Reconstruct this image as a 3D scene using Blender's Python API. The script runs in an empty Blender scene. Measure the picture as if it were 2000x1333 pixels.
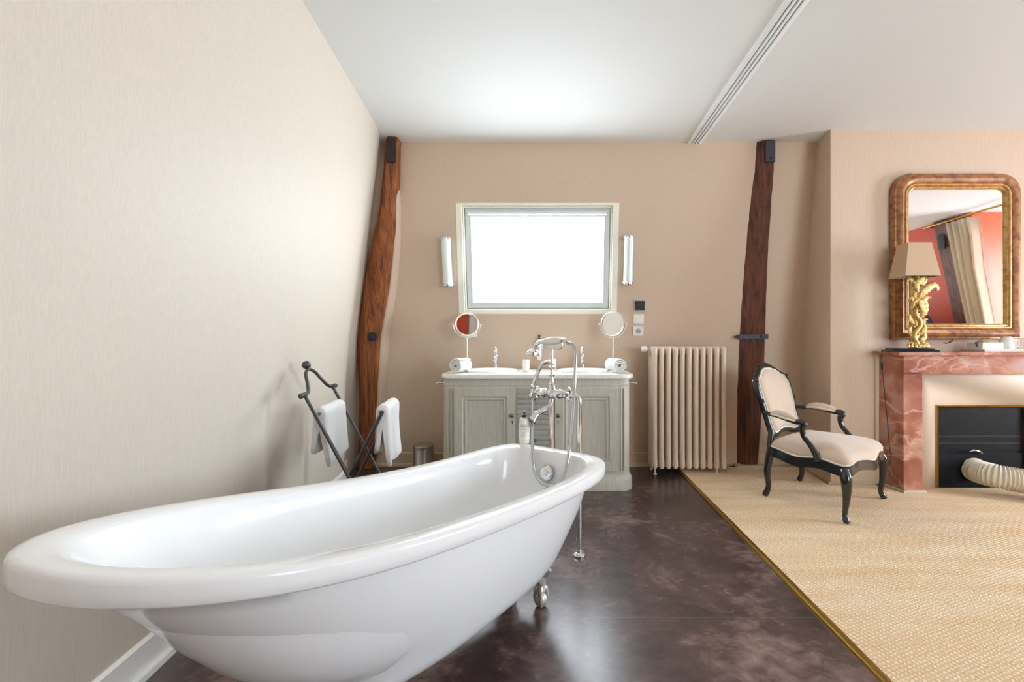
import bpy, math, random
from mathutils import Vector, Matrix
V = Vector
S = bpy.context.scene
C = S.collection
PI = math.pi

# ------------------------------------------------------------------ camera
FPX, CX, CY, EYE = 820.0, 1078.0, 666.5, 1.15     # focal length in pixels, vanishing point, eye height
cam = bpy.data.cameras.new('camera')
cam.sensor_width = 36.0
cam.lens = 36.0 * FPX / 2000.0
cam.shift_x = -(CX - 1000.0) / 2000.0
cam.clip_start = 0.02
cam_o = bpy.data.objects.new('camera', cam)
C.objects.link(cam_o)
cam_o.location = (0, 0, EYE)
cam_o.rotation_euler = (PI / 2, 0, 0)
S.camera = cam_o

# ------------------------------------------------------------------ world, exposure
S.view_settings.view_transform = 'Standard'
S.view_settings.look = 'None'
S.view_settings.gamma = 1.0
S.view_settings.exposure = 0.44
S.view_settings.use_curve_mapping = False
W = bpy.data.worlds.new('overcast_sky')
W.use_nodes = True
W.node_tree.nodes['Background'].inputs[0].default_value = (0.92, 0.96, 1.0, 1)
W.node_tree.nodes['Background'].inputs[1].default_value = 1.0
S.world = W
S.cycles.max_bounces = 10
S.cycles.diffuse_bounces = 6
S.cycles.glossy_bounces = 5
S.cycles.transmission_bounces = 6
S.cycles.sample_clamp_indirect = 4.0
S.cycles.caustics_reflective = False
S.cycles.caustics_refractive = False

DAY_BACK, DAY_SIDE, FILL_REAR, FILL_FAR = 10.5, 34.0, 8.0, 9.5      # pane glow: skylight, mirrored dormer, then two added fill windows

# ------------------------------------------------------------------ helpers
def lin(h):
    c = [int(h[i:i + 2], 16) / 255 for i in (0, 2, 4)]
    return tuple((x / 12.92 if x <= .04045 else ((x + .055) / 1.055) ** 2.4) for x in c) + (1,)

def at(px, py, Y):
    return V(((px - CX) * Y / FPX, Y, EYE - (py - CY) * Y / FPX))

def spl(pts, k=6, closed=False):
    pts = [V(p) for p in pts]
    n = len(pts)
    out = []
    rng = range(n) if closed else range(n - 1)
    for i in rng:
        if closed:
            p0, p1, p2, p3 = pts[(i - 1) % n], pts[i], pts[(i + 1) % n], pts[(i + 2) % n]
        else:
            p1, p2 = pts[i], pts[i + 1]
            p0 = pts[i - 1] if i > 0 else p1 * 2 - p2
            p3 = pts[i + 2] if i + 2 < n else p2 * 2 - p1
        for j in range(k):
            t = j / k
            out.append(0.5 * ((2 * p1) + (p2 - p0) * t + (2 * p0 - 5 * p1 + 4 * p2 - p3) * t * t + (3 * p1 - p0 - 3 * p2 + p3) * t ** 3))
    if not closed:
        out.append(pts[-1].copy())
    return out

def spl1(vals, k=6):
    return [p.x for p in spl([(v, 0, 0) for v in vals], k)]

class MB:
    def __init__(s):
        s.v, s.f = [], []
    def add(s, vs, fs):
        o = len(s.v)
        s.v += [V(p) for p in vs]
        s.f += [tuple(i + o for i in f) for f in fs]
        return s
    def box(s, a, b, M=None):
        x0, y0, z0 = a
        x1, y1, z1 = b
        vs = [V(p) for p in ((x0, y0, z0), (x1, y0, z0), (x1, y1, z0), (x0, y1, z0), (x0, y0, z1), (x1, y0, z1), (x1, y1, z1), (x0, y1, z1))]
        if M:
            vs = [M @ p for p in vs]
        return s.add(vs, [(0, 3, 2, 1), (4, 5, 6, 7), (0, 1, 5, 4), (1, 2, 6, 5), (2, 3, 7, 6), (3, 0, 4, 7)])
    def hexa(s, lo, hi):
        n = len(lo)
        return s.loft([lo, hi], True, True)
    def loft(s, rings, cap0=False, cap1=False, closed=True):
        o = len(s.v)
        n = len(rings[0])
        for r in rings:
            s.v += [V(p) for p in r]
        for i in range(len(rings) - 1):
            for j in range(n if closed else n - 1):
                a, b = o + i * n + j, o + i * n + (j + 1) % n
                s.f.append((a, b, b + n, a + n))
        if cap0:
            s.f.append(tuple(o + j for j in reversed(range(n))))
        if cap1:
            s.f.append(tuple(o + (len(rings) - 1) * n + j for j in range(n)))
        return s
    def sweep(s, pts, prof, up=None, closed=False, scales=None, caps=True):
        """prof: list of (a,b) in the frame (side, up); kept upright when up is given"""
        pts = [V(p) for p in pts]
        n = len(pts)
        rings = []
        ref = None
        for i, p in enumerate(pts):
            if closed:
                t = pts[(i + 1) % n] - pts[i - 1]
            else:
                t = pts[min(i + 1, n - 1)] - pts[max(i - 1, 0)]
            if t.length < 1e-9:
                t = V((0, 0, 1))
            t.normalize()
            if up is not None:
                u = V(up(i) if callable(up) else up)
                sd = t.cross(u)
                if sd.length < 1e-6:
                    sd = ref if ref else t.orthogonal()
                sd.normalize()
                w = sd.cross(t)
            else:
                if ref is None:
                    ref = t.orthogonal().normalized()
                sd = (ref - t * ref.dot(t))
                sd = sd.normalized() if sd.length > 1e-6 else t.orthogonal().normalized()
                w = sd.cross(t)
            ref = sd
            k = scales[i] if scales else 1.0
            ka, kb = k if isinstance(k, tuple) else (k, k)
            rings.append([p + sd * (a * ka) + w * (b * kb) for a, b in prof])
        if closed:
            rings.append(rings[0])
        return s.loft(rings, caps and not closed, caps and not closed)
    def tube(s, pts, r, n=12, closed=False, caps=True):
        prof = [(math.cos(2 * PI * j / n), math.sin(2 * PI * j / n)) for j in range(n)]
        m = len(pts)
        rs = list(r) if isinstance(r, (list, tuple)) else [r] * m
        return s.sweep(pts, prof, closed=closed, scales=rs, caps=caps)
    def lathe(s, prof, c=(0, 0, 0), ax=(0, 0, 1), n=24, cap=True):
        c = V(c)
        q = V((0, 0, 1)).rotation_difference(V(ax).normalized())
        rings = []
        for r, z in prof:
            rings.append([c + q @ V((max(r, 1e-4) * math.cos(2 * PI * j / n), max(r, 1e-4) * math.sin(2 * PI * j / n), z)) for j in range(n)])
        return s.loft(rings, cap, cap)
    def ball(s, c, r, n=14, sc=(1, 1, 1), q=None):
        c = V(c)
        rings = []
        m = n // 2
        for i in range(m + 1):
            a = -PI / 2 + PI * i / m
            rr = max(math.cos(a), 1e-3)
            ring = []
            for j in range(n):
                p = V((rr * math.cos(2 * PI * j / n) * sc[0] * r, rr * math.sin(2 * PI * j / n) * sc[1] * r, math.sin(a) * sc[2] * r))
                ring.append(c + (q @ p if q else p))
            rings.append(ring)
        return s.loft(rings, True, True)
    def prism(s, poly, d):
        d = V(d)
        return s.loft([poly, [V(p) + d for p in poly]], True, True)

MATS = {}
XF = {}

def obj(name, mb, mat, parent=None, bevel=0, sub=0, smooth=35, local=False, loc=None):
    me = bpy.data.meshes.new(name)
    vs = mb.v
    if parent is not None and not local:
        inv = XF[parent.name].inverted()
        vs = [inv @ p for p in vs]
    if loc is not None:
        vs = [p - V(loc) for p in vs]
    me.from_pydata([tuple(p) for p in vs], [], mb.f)
    me.update()
    import bmesh
    bm = bmesh.new()
    bm.from_mesh(me)
    bmesh.ops.remove_doubles(bm, verts=bm.verts, dist=1e-5)
    bmesh.ops.recalc_face_normals(bm, faces=bm.faces)
    bm.to_mesh(me)
    bm.free()
    for p in me.polygons:
        p.use_smooth = True
    me.set_sharp_from_angle(angle=math.radians(smooth))
    me.materials.append(MATS[mat])
    o = bpy.data.objects.new(name, me)
    C.objects.link(o)
    if parent is not None:
        o.parent = parent
        XF[o.name] = XF[parent.name]
    else:
        XF[o.name] = Matrix.Identity(4)
    if loc is not None:
        o.location = loc
        XF[o.name] = Matrix.Translation(V(loc))
    if bevel:
        m = o.modifiers.new('bevel', 'BEVEL')
        m.width = bevel
        m.segments = 3
        m.limit_method = 'ANGLE'
        m.angle_limit = math.radians(40)
    if sub:
        m = o.modifiers.new('sub', 'SUBSURF')
        m.levels = sub
        m.render_levels = sub
    return o

def tag(o, label=None, cat=None, group=None, kind=None):
    if label: o['label'] = label
    if cat: o['category'] = cat
    if group: o['group'] = group
    if kind: o['kind'] = kind
    return o

def thing(name, label, cat, loc, rz=0, group=None):
    o = bpy.data.objects.new(name, None)
    o.empty_display_size = .1
    C.objects.link(o)
    o.location = loc
    o.rotation_euler = (0, 0, rz)
    XF[o.name] = Matrix.Translation(V(loc)) @ Matrix.Rotation(rz, 4, 'Z')
    return tag(o, label, cat, group)

def struct(name, mb, mat, parent=None, **k):
    o = obj(name, mb, mat, parent, **k)
    if parent is None:
        o['kind'] = 'structure'
    return o

# ------------------------------------------------------------------ materials
def mat(name, col, rough=.5, metal=0, noise=None, bump=None, coat=0, sheen=0, spec=.5, emit=None, trans=0, ior=1.45, aniso=None):
    """noise=(scale,(sx,sy,sz),col2,detail,lo,hi), bump=(scale,(sx,sy,sz),strength,dist)"""
    m = bpy.data.materials.new(name)
    m.use_nodes = True
    nt = m.node_tree
    b = nt.nodes['Principled BSDF']
    b.inputs['Base Color'].default_value = lin(col)
    b.inputs['Roughness'].default_value = rough
    b.inputs['Metallic'].default_value = metal
    b.inputs['Specular IOR Level'].default_value = spec
    b.inputs['Coat Weight'].default_value = coat
    b.inputs['Coat Roughness'].default_value = .05
    b.inputs['Sheen Weight'].default_value = sheen
    b.inputs['Transmission Weight'].default_value = trans
    b.inputs['IOR'].default_value = ior
    if emit:
        b.inputs['Emission Color'].default_value = lin(emit[0])
        b.inputs['Emission Strength'].default_value = emit[1]
    tc = nt.nodes.new('ShaderNodeTexCoord')
    def mapped(sc):
        mp = nt.nodes.new('ShaderNodeMapping')
        mp.inputs['Scale'].default_value = sc
        nt.links.new(tc.outputs['Object'], mp.inputs['Vector'])
        return mp.outputs['Vector']
    if noise:
        sc, s3, c2, det, lo, hi = noise
        n = nt.nodes.new('ShaderNodeTexNoise')
        n.inputs['Scale'].default_value = sc
        n.inputs['Detail'].default_value = det
        n.inputs['Roughness'].default_value = .6
        nt.links.new(mapped(s3), n.inputs['Vector'])
        r = nt.nodes.new('ShaderNodeValToRGB')
        r.color_ramp.elements[0].position = lo
        r.color_ramp.elements[0].color = lin(col)
        r.color_ramp.elements[1].position = hi
        r.color_ramp.elements[1].color = lin(c2)
        nt.links.new(n.outputs['Fac'], r.inputs['Fac'])
        nt.links.new(r.outputs['Color'], b.inputs['Base Color'])
    if bump:
        sc, s3, st, ds = bump
        n = nt.nodes.new('ShaderNodeTexNoise')
        n.inputs['Scale'].default_value = sc
        n.inputs['Detail'].default_value = 3
        nt.links.new(mapped(s3), n.inputs['Vector'])
        bp = nt.nodes.new('ShaderNodeBump')
        bp.inputs['Strength'].default_value = st
        bp.inputs['Distance'].default_value = ds
        nt.links.new(n.outputs['Fac'], bp.inputs['Height'])
        nt.links.new(bp.outputs['Normal'], b.inputs['Normal'])
    MATS[name] = m
    return m

mat('wallpaper_tan', 'CBB49E', .55, noise=(220, (1, 1, .06), 'D1BBA6', 2, .35, .65), bump=(300, (1, 1, .06), .15, .002))
mat('wallpaper_left', 'CFC4B5', .55, noise=(220, (1, 1, .06), 'D5CABC', 2, .35, .65), bump=(300, (1, 1, .06), .15, .002))
mat('wall_red', 'B8401F', .6, noise=(3, (1, 1, 1), 'AE381C', 3, .3, .7))
mat('door_grey', 'C9C6C4', .4)
mat('plaster_white', 'DFE0DF', .7, bump=(40, (1, 1, 1), .05, .002))
mat('skirting_white', 'F2F0EB', .35)
mat('skirting_tan', 'CBB69B', .4)
mat('cream_paint', 'F3EFE0', .35)
mat('grey_alu', 'D2D8D9', .35, .1)
mat('blind_cloth', 'DDE2E2', .6)
mat('white_track', 'EEF0F0', .35)
mat('track_groove', '8A8F92', .5)
mat('daylight_back', 'FFFFFF', .3, emit=('EAF6FF', DAY_BACK))
mat('daylight_side', 'FFFFFF', .3, emit=('DFF3FF', DAY_SIDE))
mat('fill_glow_far', 'FFFFFF', .3, emit=('DFF3FF', FILL_FAR))  # glow of the added window behind the camera
mat('fill_glow_rear', 'FFFFFF', .3, emit=('DFF3FF', FILL_REAR))  # glow of the added second dormer
mat('acrylic_white', 'F4F5F6', .18, coat=.35)
mat('ceramic_white', 'F2F2EF', .12, coat=.5)
mat('quartz_white', 'F0EFEA', .22, noise=(40, (1, 1, 1), 'E4E2DC', 3, .4, .8))
mat('chrome', 'E4E6E8', .07, 1)
mat('chrome_soft', 'CFD2D6', .22, 1)
mat('hose_chrome', 'C9CCD1', .25, 1)
mat('steel_brushed', 'B9B4AD', .3, 1, bump=(90, (1, 1, .03), .08, .001))
mat('porcelain_cream', 'EFEDE6', .2, coat=.3)
mat('pearl_foot', 'D9D5CB', .3, .55)
mat('grey_wood', 'BDBAAC', .5, noise=(14, (6, 6, .5), 'CECBBF', 6, .35, .7), bump=(60, (5, 5, .4), .15, .002))
mat('grey_wood_dark', 'A5A499', .5, noise=(14, (6, 6, .5), 'B5B4A9', 6, .35, .7), bump=(60, (5, 5, .4), .15, .002))
mat('knob_pewter', '6F6C66', .4, .8)
mat('ink_dark', '2A2826', .6)
mat('towel_white', 'F2F2F0', .95, sheen=.3, bump=(420, (1, 1, 1), .7, .004), noise=(300, (1, 1, 1), 'E8E8E6', 2, .4, .7))
mat('rack_iron', '5C5A5B', .38, .85)
mat('beam_oak', 'B0652F', .5, noise=(5, (7, 7, .55), '5E2C14', 9, .36, .66), bump=(22, (5, 5, .4), .8, .02))
mat('beam_dark', '75412C', .5, noise=(5, (7, 7, .55), '381B12', 9, .36, .66), bump=(22, (5, 5, .4), .8, .02))
mat('black_iron', '36363C', .45, .5, bump=(50, (1, 1, 1), .3, .004))
mat('radiator_paint', 'E2CDB9', .32, bump=(60, (1, 1, 1), .06, .002))
mat('valve_white', 'F0EEE8', .3)
mat('plate_white', 'F1F0EC', .25)
mat('plate_black', '26282B', .3, noise=(120, (1, 1, 1), '34373B', 1, .4, .6))
mat('plate_grey', 'B9B9B6', .35)
mat('lamp_glass', 'E4F0EC', .25, coat=.4)
mat('mirror_glass', 'F2F2F0', .02, 1)
mat('ring_cream', 'EFEBDD', .2, .6)
mat('black_lacquer', '15171A', .16, coat=.7)
mat('velvet_beige', 'CFB9A3', .75, sheen=.5, bump=(500, (1, 1, 1), .12, .001))
mat('braid_cream', 'E9E0D2', .8, bump=(700, (1, 1, 1), .5, .002))
mat('gilt_wood', 'A9784F', .4, .3, noise=(22, (1, 1, 1), '74402B', 6, .42, .68), bump=(60, (1, 1, 1), .3, .003))
mat('gold_edge', 'C9A46A', .32, .7, noise=(25, (1, 1, 1), 'A06A3C', 5, .45, .7))
mat('gold_carved', 'D2B272', .36, .7, noise=(40, (1, 1, 1), '9A7438', 4, .4, .7), bump=(90, (1, 1, 1), .6, .006))
mat('lamp_shade', 'BDA184', .8, bump=(500, (1, 1, 1), .15, .001))
mat('black_plastic', '1C1C1E', .4)
mat('brass', 'B08D45', .25, .95)
mat('shutter_black', '0E0F11', .5, 0, noise=(9, (1, 1, 4), '1B1D21', 4, .4, .7), spec=.15)
mat('plaster_beige', 'D9C6B3', .5)
mat('duct_white', 'D9D1BF', .6)
mat('curtain_cloth', 'D6C9B2', .85, sheen=.2)
mat('blue_velvet', '23305C', .8, sheen=.4)
mat('glass_clear', 'FFFFFF', .02, trans=1.0, ior=1.45)
mat('soap_liquid', 'EBE8DA', .12, coat=.6)
mat('label_white', 'F4F2EA', .5)
mat('paper_dark', '4A3436', .5)
mat('paper_yellow', 'D8C145', .5)

def carpet_mat():
    m = mat('sisal', 'D9B98C', .9, sheen=.1)
    nt = m.node_tree
    b = nt.nodes['Principled BSDF']
    tc = [n for n in nt.nodes if n.type == 'TEX_COORD'][0]
    def wave(rot, sc, dist):
        mp = nt.nodes.new('ShaderNodeMapping')
        mp.inputs['Rotation'].default_value = (0, 0, rot)
        nt.links.new(tc.outputs['Object'], mp.inputs['Vector'])
        w = nt.nodes.new('ShaderNodeTexWave')
        w.inputs['Scale'].default_value = sc
        w.inputs['Distortion'].default_value = dist
        w.inputs['Detail'].default_value = 2
        w.inputs['Detail Scale'].default_value = 3
        nt.links.new(mp.outputs['Vector'], w.inputs['Vector'])
        return w.outputs['Fac']
    w1, w2 = wave(1.22, 22, 3.0), wave(2.75, 15, 3.5)
    mu = nt.nodes.new('ShaderNodeMath'); mu.operation = 'MULTIPLY'
    nt.links.new(w1, mu.inputs[0]); nt.links.new(w2, mu.inputs[1])
    n = nt.nodes.new('ShaderNodeTexNoise'); n.inputs['Scale'].default_value = 2.2; n.inputs['Detail'].default_value = 5
    mp = nt.nodes.new('ShaderNodeMapping'); mp.inputs['Scale'].default_value = (.6, 3.5, 1)
    nt.links.new(tc.outputs['Object'], mp.inputs['Vector']); nt.links.new(mp.outputs['Vector'], n.inputs['Vector'])
    r = nt.nodes.new('ShaderNodeValToRGB')
    r.color_ramp.elements[0].position = .0; r.color_ramp.elements[0].color = lin('DDBF94')
    r.color_ramp.elements[1].position = .42; r.color_ramp.elements[1].color = lin('F7E4CA')
    nt.links.new(mu.outputs[0], r.inputs['Fac'])
    mx = nt.nodes.new('ShaderNodeMix'); mx.data_type = 'RGBA'; mx.blend_type = 'MULTIPLY'
    r2 = nt.nodes.new('ShaderNodeValToRGB')
    r2.color_ramp.elements[0].position = .35; r2.color_ramp.elements[0].color = lin('F3E6D4')
    r2.color_ramp.elements[1].position = .65; r2.color_ramp.elements[1].color = (1, 1, 1, 1)
    nt.links.new(n.outputs['Fac'], r2.inputs['Fac'])
    mx.inputs['Factor'].default_value = 1
    nt.links.new(r.outputs['Color'], mx.inputs['A']); nt.links.new(r2.outputs['Color'], mx.inputs['B'])
    nt.links.new(mx.outputs['Result'], b.inputs['Base Color'])
    bp = nt.nodes.new('ShaderNodeBump'); bp.inputs['Strength'].default_value = .6; bp.inputs['Distance'].default_value = .006
    nt.links.new(mu.outputs[0], bp.inputs['Height']); nt.links.new(bp.outputs['Normal'], b.inputs['Normal'])
carpet_mat()

def floor_mat():
    m = mat('dark_floor', '4A3A38', .3, spec=1.0)
    nt = m.node_tree
    b = nt.nodes['Principled BSDF']
    tc = [n for n in nt.nodes if n.type == 'TEX_COORD'][0]
    def noise(sc, det, mscale):
        mp = nt.nodes.new('ShaderNodeMapping'); mp.inputs['Scale'].default_value = mscale
        nt.links.new(tc.outputs['Object'], mp.inputs['Vector'])
        n = nt.nodes.new('ShaderNodeTexNoise'); n.inputs['Scale'].default_value = sc; n.inputs['Detail'].default_value = det
        n.inputs['Roughness'].default_value = .65; n.inputs['Distortion'].default_value = .6
        nt.links.new(mp.outputs['Vector'], n.inputs['Vector'])
        return n.outputs['Fac']
    a = noise(1.7, 7, (1, 1.25, 1)); c = noise(14, 10, (1, 1.4, 1))
    mu = nt.nodes.new('ShaderNodeMix'); mu.inputs['Factor'].default_value = .3
    nt.links.new(a, mu.inputs['A']); nt.links.new(c, mu.inputs['B'])
    r = nt.nodes.new('ShaderNodeValToRGB')
    e = r.color_ramp.elements
    e[0].position = .37; e[0].color = lin('2C2124')
    e[1].position = .66; e[1].color = lin('927A72')
    k = e.new(.52); k.color = lin('544140')
    nt.links.new(mu.outputs['Result'], r.inputs['Fac'])
    # board seams across the room every 2.4 m
    sp = nt.nodes.new('ShaderNodeSeparateXYZ'); nt.links.new(tc.outputs['Object'], sp.inputs[0])
    m1 = nt.nodes.new('ShaderNodeMath'); m1.operation = 'SUBTRACT'; m1.inputs[1].default_value = 1.746
    m2 = nt.nodes.new('ShaderNodeMath'); m2.operation = 'PINGPONG'; m2.inputs[1].default_value = 1.3
    m3 = nt.nodes.new('ShaderNodeMath'); m3.operation = 'LESS_THAN'; m3.inputs[1].default_value = .0016
    nt.links.new(sp.outputs['Y'], m1.inputs[0]); nt.links.new(m1.outputs[0], m2.inputs[0]); nt.links.new(m2.outputs[0], m3.inputs[0])
    mx = nt.nodes.new('ShaderNodeMix'); mx.data_type = 'RGBA'
    nt.links.new(m3.outputs[0], mx.inputs['Factor']); nt.links.new(r.outputs['Color'], mx.inputs['A'])
    mx.inputs['B'].default_value = lin('6E5E5B')
    nt.links.new(mx.outputs['Result'], b.inputs['Base Color'])
    rr = nt.nodes.new('ShaderNodeMapRange'); rr.inputs['To Min'].default_value = .24; rr.inputs['To Max'].default_value = .29
    nt.links.new(c, rr.inputs['Value']); nt.links.new(rr.outputs[0], b.inputs['Roughness'])
    bp = nt.nodes.new('ShaderNodeBump'); bp.inputs['Strength'].default_value = .1; bp.inputs['Distance'].default_value = .002
    nt.links.new(c, bp.inputs['Height']); nt.links.new(bp.outputs['Normal'], b.inputs['Normal'])
floor_mat()

def marble_mat():
    m = mat('red_marble', 'B2705A', .25, coat=.2)
    nt = m.node_tree
    b = nt.nodes['Principled BSDF']
    tc = [n for n in nt.nodes if n.type == 'TEX_COORD'][0]
    n = nt.nodes.new('ShaderNodeTexNoise'); n.inputs['Scale'].default_value = 6; n.inputs['Detail'].default_value = 9; n.inputs['Distortion'].default_value = .7
    nt.links.new(tc.outputs['Object'], n.inputs['Vector'])
    r = nt.nodes.new('ShaderNodeValToRGB')
    e = r.color_ramp.elements
    e[0].position = .28; e[0].color = lin('874A3B')
    e[1].position = .72; e[1].color = lin('A79490')
    k = e.new(.47); k.color = lin('A66A56')
    k = e.new(.58); k.color = lin('B98775')
    nt.links.new(n.outputs['Fac'], r.inputs['Fac'])
    mp = nt.nodes.new('ShaderNodeMapping'); mp.inputs['Rotation'].default_value = (.3, .75, .2); mp.inputs['Scale'].default_value = (1, 1, 2.2)
    nt.links.new(tc.outputs['Object'], mp.inputs['Vector'])
    w = nt.nodes.new('ShaderNodeTexNoise'); w.inputs['Scale'].default_value = 1.9; w.inputs['Detail'].default_value = 7; w.inputs['Distortion'].default_value = .5
    nt.links.new(mp.outputs['Vector'], w.inputs['Vector'])
    r2 = nt.nodes.new('ShaderNodeValToRGB')
    f = r2.color_ramp.elements
    f[0].position = .485; f[0].color = (0, 0, 0, 1)
    f[1].position = .515; f[1].color = (0, 0, 0, 1)
    k = f.new(.5); k.color = (.6, .6, .6, 1)
    nt.links.new(w.outputs['Fac'], r2.inputs['Fac'])
    mx = nt.nodes.new('ShaderNodeMix'); mx.data_type = 'RGBA'
    nt.links.new(r2.outputs['Color'], mx.inputs['Factor']); nt.links.new(r.outputs['Color'], mx.inputs['A'])
    mx.inputs['B'].default_value = lin('DDB8A6')
    nt.links.new(mx.outputs['Result'], b.inputs['Base Color'])
marble_mat()

# ------------------------------------------------------------------ room shell
HC = 2.855                                  # ceiling height
KZ, KY, TY = 1.03, 3.86, 3.597              # knee height, wall foot, wall top of the leaning back wall
FRONT, RIGHT = -2.3, 6.75

def sm(t):
    t = max(0, min(1, t))
    return t * t * (3 - 2 * t)

def lean(z, k=KZ, soft=.16):
    """0 below the knee, rising to 1 at the ceiling, with a rounded knee"""
    d = z - k
    if d < -soft: g = 0
    elif d < soft: g = (d + soft) ** 2 / (4 * soft)
    else: g = d
    return g / (HC - k)

def yback(z): return KY + (TY - KY) * lean(z)
def xleft(Y, z):
    x0 = -1.40 - .125 * (Y - 1.42)
    xc = -1.249 - .1125 * (Y - 2.1)
    fl = -.10 * sm((Y - 3.25) / .4)
    return x0 + (xc - x0) * lean(z, .95, .45) + fl * (1 - .55 * lean(z, .95, .45))

mb = MB().box((-2.6, FRONT - .1, -.12), (RIGHT + .1, 4.1, 0))
struct('floor', mb, 'dark_floor')
mb = MB().box((-2.6, FRONT - .1, HC), (RIGHT + .1, 4.1, HC + .12))
struct('ceiling', mb, 'plaster_white')

# left wall, a ruled surface that leans in above the knee
ys = [FRONT + i * (3.9 - FRONT) / 44 for i in range(45)]
zs = [0 + i * HC / 40 for i in range(41)]
mb = MB()
inner = [[V((xleft(y, z), y, z)) for z in zs] for y in ys]
mb.loft(inner, closed=False)
outer = [[V((-2.5, y, 0)), V((-2.5, y, HC))] for y in ys]
mb.loft(outer, closed=False)
struct('wall_left', mb, 'wallpaper_left')

# back wall with the skylight opening
WX0, WX1 = None, None
def onwall(px, py, off=0):
    """point on the leaning part of the back wall seen at a pixel, off metres into the room"""
    lo, hi = 1.0, 4.2
    for _ in range(50):
        m = (lo + hi) / 2
        p = at(px, py, m)
        if p.y > yback(p.z) - off: hi = m
        else: lo = m
    return at(px, py, lo)
sl = (TY - KY) / (HC - KZ)                          # dY/dz of the leaning part
EB = V((0, sl, 1)).normalized()                     # up the slope
EN = V((0, -1, sl)).normalized()                    # out of the wall, into the room
def WP(x, z, off=0):
    return V((x, KY + sl * (z - KZ), z)) + EN * off

tl, tr, br, bl = onwall(887, 397), onwall(1210, 396), onwall(1204, 613), onwall(899, 614)
ox0, ox1 = (tl.x + bl.x) / 2, (tr.x + br.x) / 2
oz0, oz1 = (bl.z + br.z) / 2, (tl.z + tr.z) / 2
xs_ = [-2.5, -1.6, ox0, ox1, 1.6, RIGHT + .1]
zz = [0, .5, .8] + [KZ - .16 + .04 * i for i in range(9)] + [oz0, oz1, HC]
zz = sorted(set(round(z, 4) for z in zz))
mb = MB()
for i in range(len(xs_) - 1):
    for j in range(len(zz) - 1):
        if i == 2 and oz0 - 1e-3 <= zz[j] and zz[j + 1] <= oz1 + 1e-3:
            continue
        q = [(xs_[i], zz[j]), (xs_[i + 1], zz[j]), (xs_[i + 1], zz[j + 1]), (xs_[i], zz[j + 1])]
        mb.add([V((x, yback(z), z)) for x, z in q], [(0, 1, 2, 3)])
struct('wall_back', mb, 'wallpaper_tan')

# skylight: cream reveal, grey sash, blind cassette, frosted pane
win = thing('window_1', 'frosted skylight in a cream reveal set in the leaning back wall', 'window', (0, yback(oz0), oz0))
del win['label'], win['category']
win['kind'] = 'structure'
def frame(x0, x1, z0, z1, w, o0, o1, wt=None, wb=None):
    wt = w if wt is None else wt
    wb = w if wb is None else wb
    m = MB()
    P = [(x0, z0), (x1, z0), (x1, z1), (x0, z1)]
    Q = [(x0 + w, z0 + wb), (x1 - w, z0 + wb), (x1 - w, z1 - wt), (x0 + w, z1 - wt)]
    rings = [[WP(*p, o0) for p in P], [WP(*p, o1) for p in P], [WP(*p, o1) for p in Q], [WP(*p, o0) for p in Q]]
    rings.append(rings[0])
    return m.loft(rings)
struct('reveal', frame(ox0, ox1, oz0, oz1, .052, -.20, .004, .02, .03), 'cream_paint', win, bevel=.003)
ix0, ix1, iz0, iz1 = ox0 + .055, ox1 - .055, oz0 + .032, oz1 - .024
struct('frame', frame(ix0, ix1, iz0, iz1, .012, -.19, -.02), 'cream_paint', win, bevel=.003)
ix0 += .016; ix1 -= .016; iz0 += .016; iz1 -= .012
struct('sash', frame(ix0, ix1, iz0, iz1, .052, -.16, -.04, .075, .05), 'grey_alu', win, bevel=.005)
mb = MB().tube([WP(ix0 + .03, iz1 - .045, -.03), WP(ix1 - .03, iz1 - .045, -.03)], .016, 14)
struct('blind_roll', mb, 'blind_cloth', win)
px0, px1, pz0, pz1 = ix0 + .05, ix1 - .05, iz0 + .048, iz1 - .073
mb = MB().prism([WP(px0, pz0, -.10), WP(px1, pz0, -.10), WP(px1, pz1, -.10), WP(px0, pz1, -.10)], -EN * .01)
struct('pane', mb, 'daylight_back', win)

# chimney breast
CYF = 3.38
def xch(Y): return 2.231 + .125 * (Y - 3.29)
mb = MB()
lo = [V((xch(CYF), CYF, 0)), V((4.45, CYF, 0)), V((4.45, 4.0, 0)), V((xch(4.0), 4.0, 0))]
hi = [V((p.x, p.y, HC)) for p in lo]
mb.loft([lo, hi])
struct('wall_chimney', mb, 'wallpaper_tan', bevel=.006)

# right wall with two dormer recesses, leaning like the others (one mirrored, the other unseen and added for fill light)
def xright(z): return 5.95 - .42 * lean(z, .9, .2)
D0, D1 = 1.15, 2.45
E0, E1 = -1.75, -.55
mb = MB()
zr = [0, .5, .7, .8, .9, 1.0, 1.1, 1.4, HC]
for y0, y1 in ((FRONT, E0), (E1, D0), (D1, 4.0)):
    for a, b in zip(zr, zr[1:]):
        mb.add([V((xright(a), y0, a)), V((xright(a), y1, a)), V((xright(b), y1, b)), V((xright(b), y0, b))], [(0, 1, 2, 3)])
for y in (D0, D1, E0, E1):
    poly = [V((xright(z), y, z)) for z in zr] + [V((RIGHT, y, HC)), V((RIGHT, y, 0))]
    mb.add(poly, [tuple(range(len(poly)))])
def holed(mb, P, u0, u1, v0, v1, a0, a1, b0, b1):
    us, vs = [u0, a0, a1, u1], [v0, b0, b1, v1]
    for i in range(3):
        for j in range(3):
            if i == 1 and j == 1: continue
            mb.add([P(us[i], vs[j]), P(us[i + 1], vs[j]), P(us[i + 1], vs[j + 1]), P(us[i], vs[j + 1])], [(0, 1, 2, 3)])
for a, b in ((D0, D1), (E0, E1)):
    holed(mb, lambda y, z: V((RIGHT, y, z)), a, b, 0, HC, a + .12, b - .12, .45, 2.5)
struct('wall_right', mb, 'wall_red')
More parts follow.
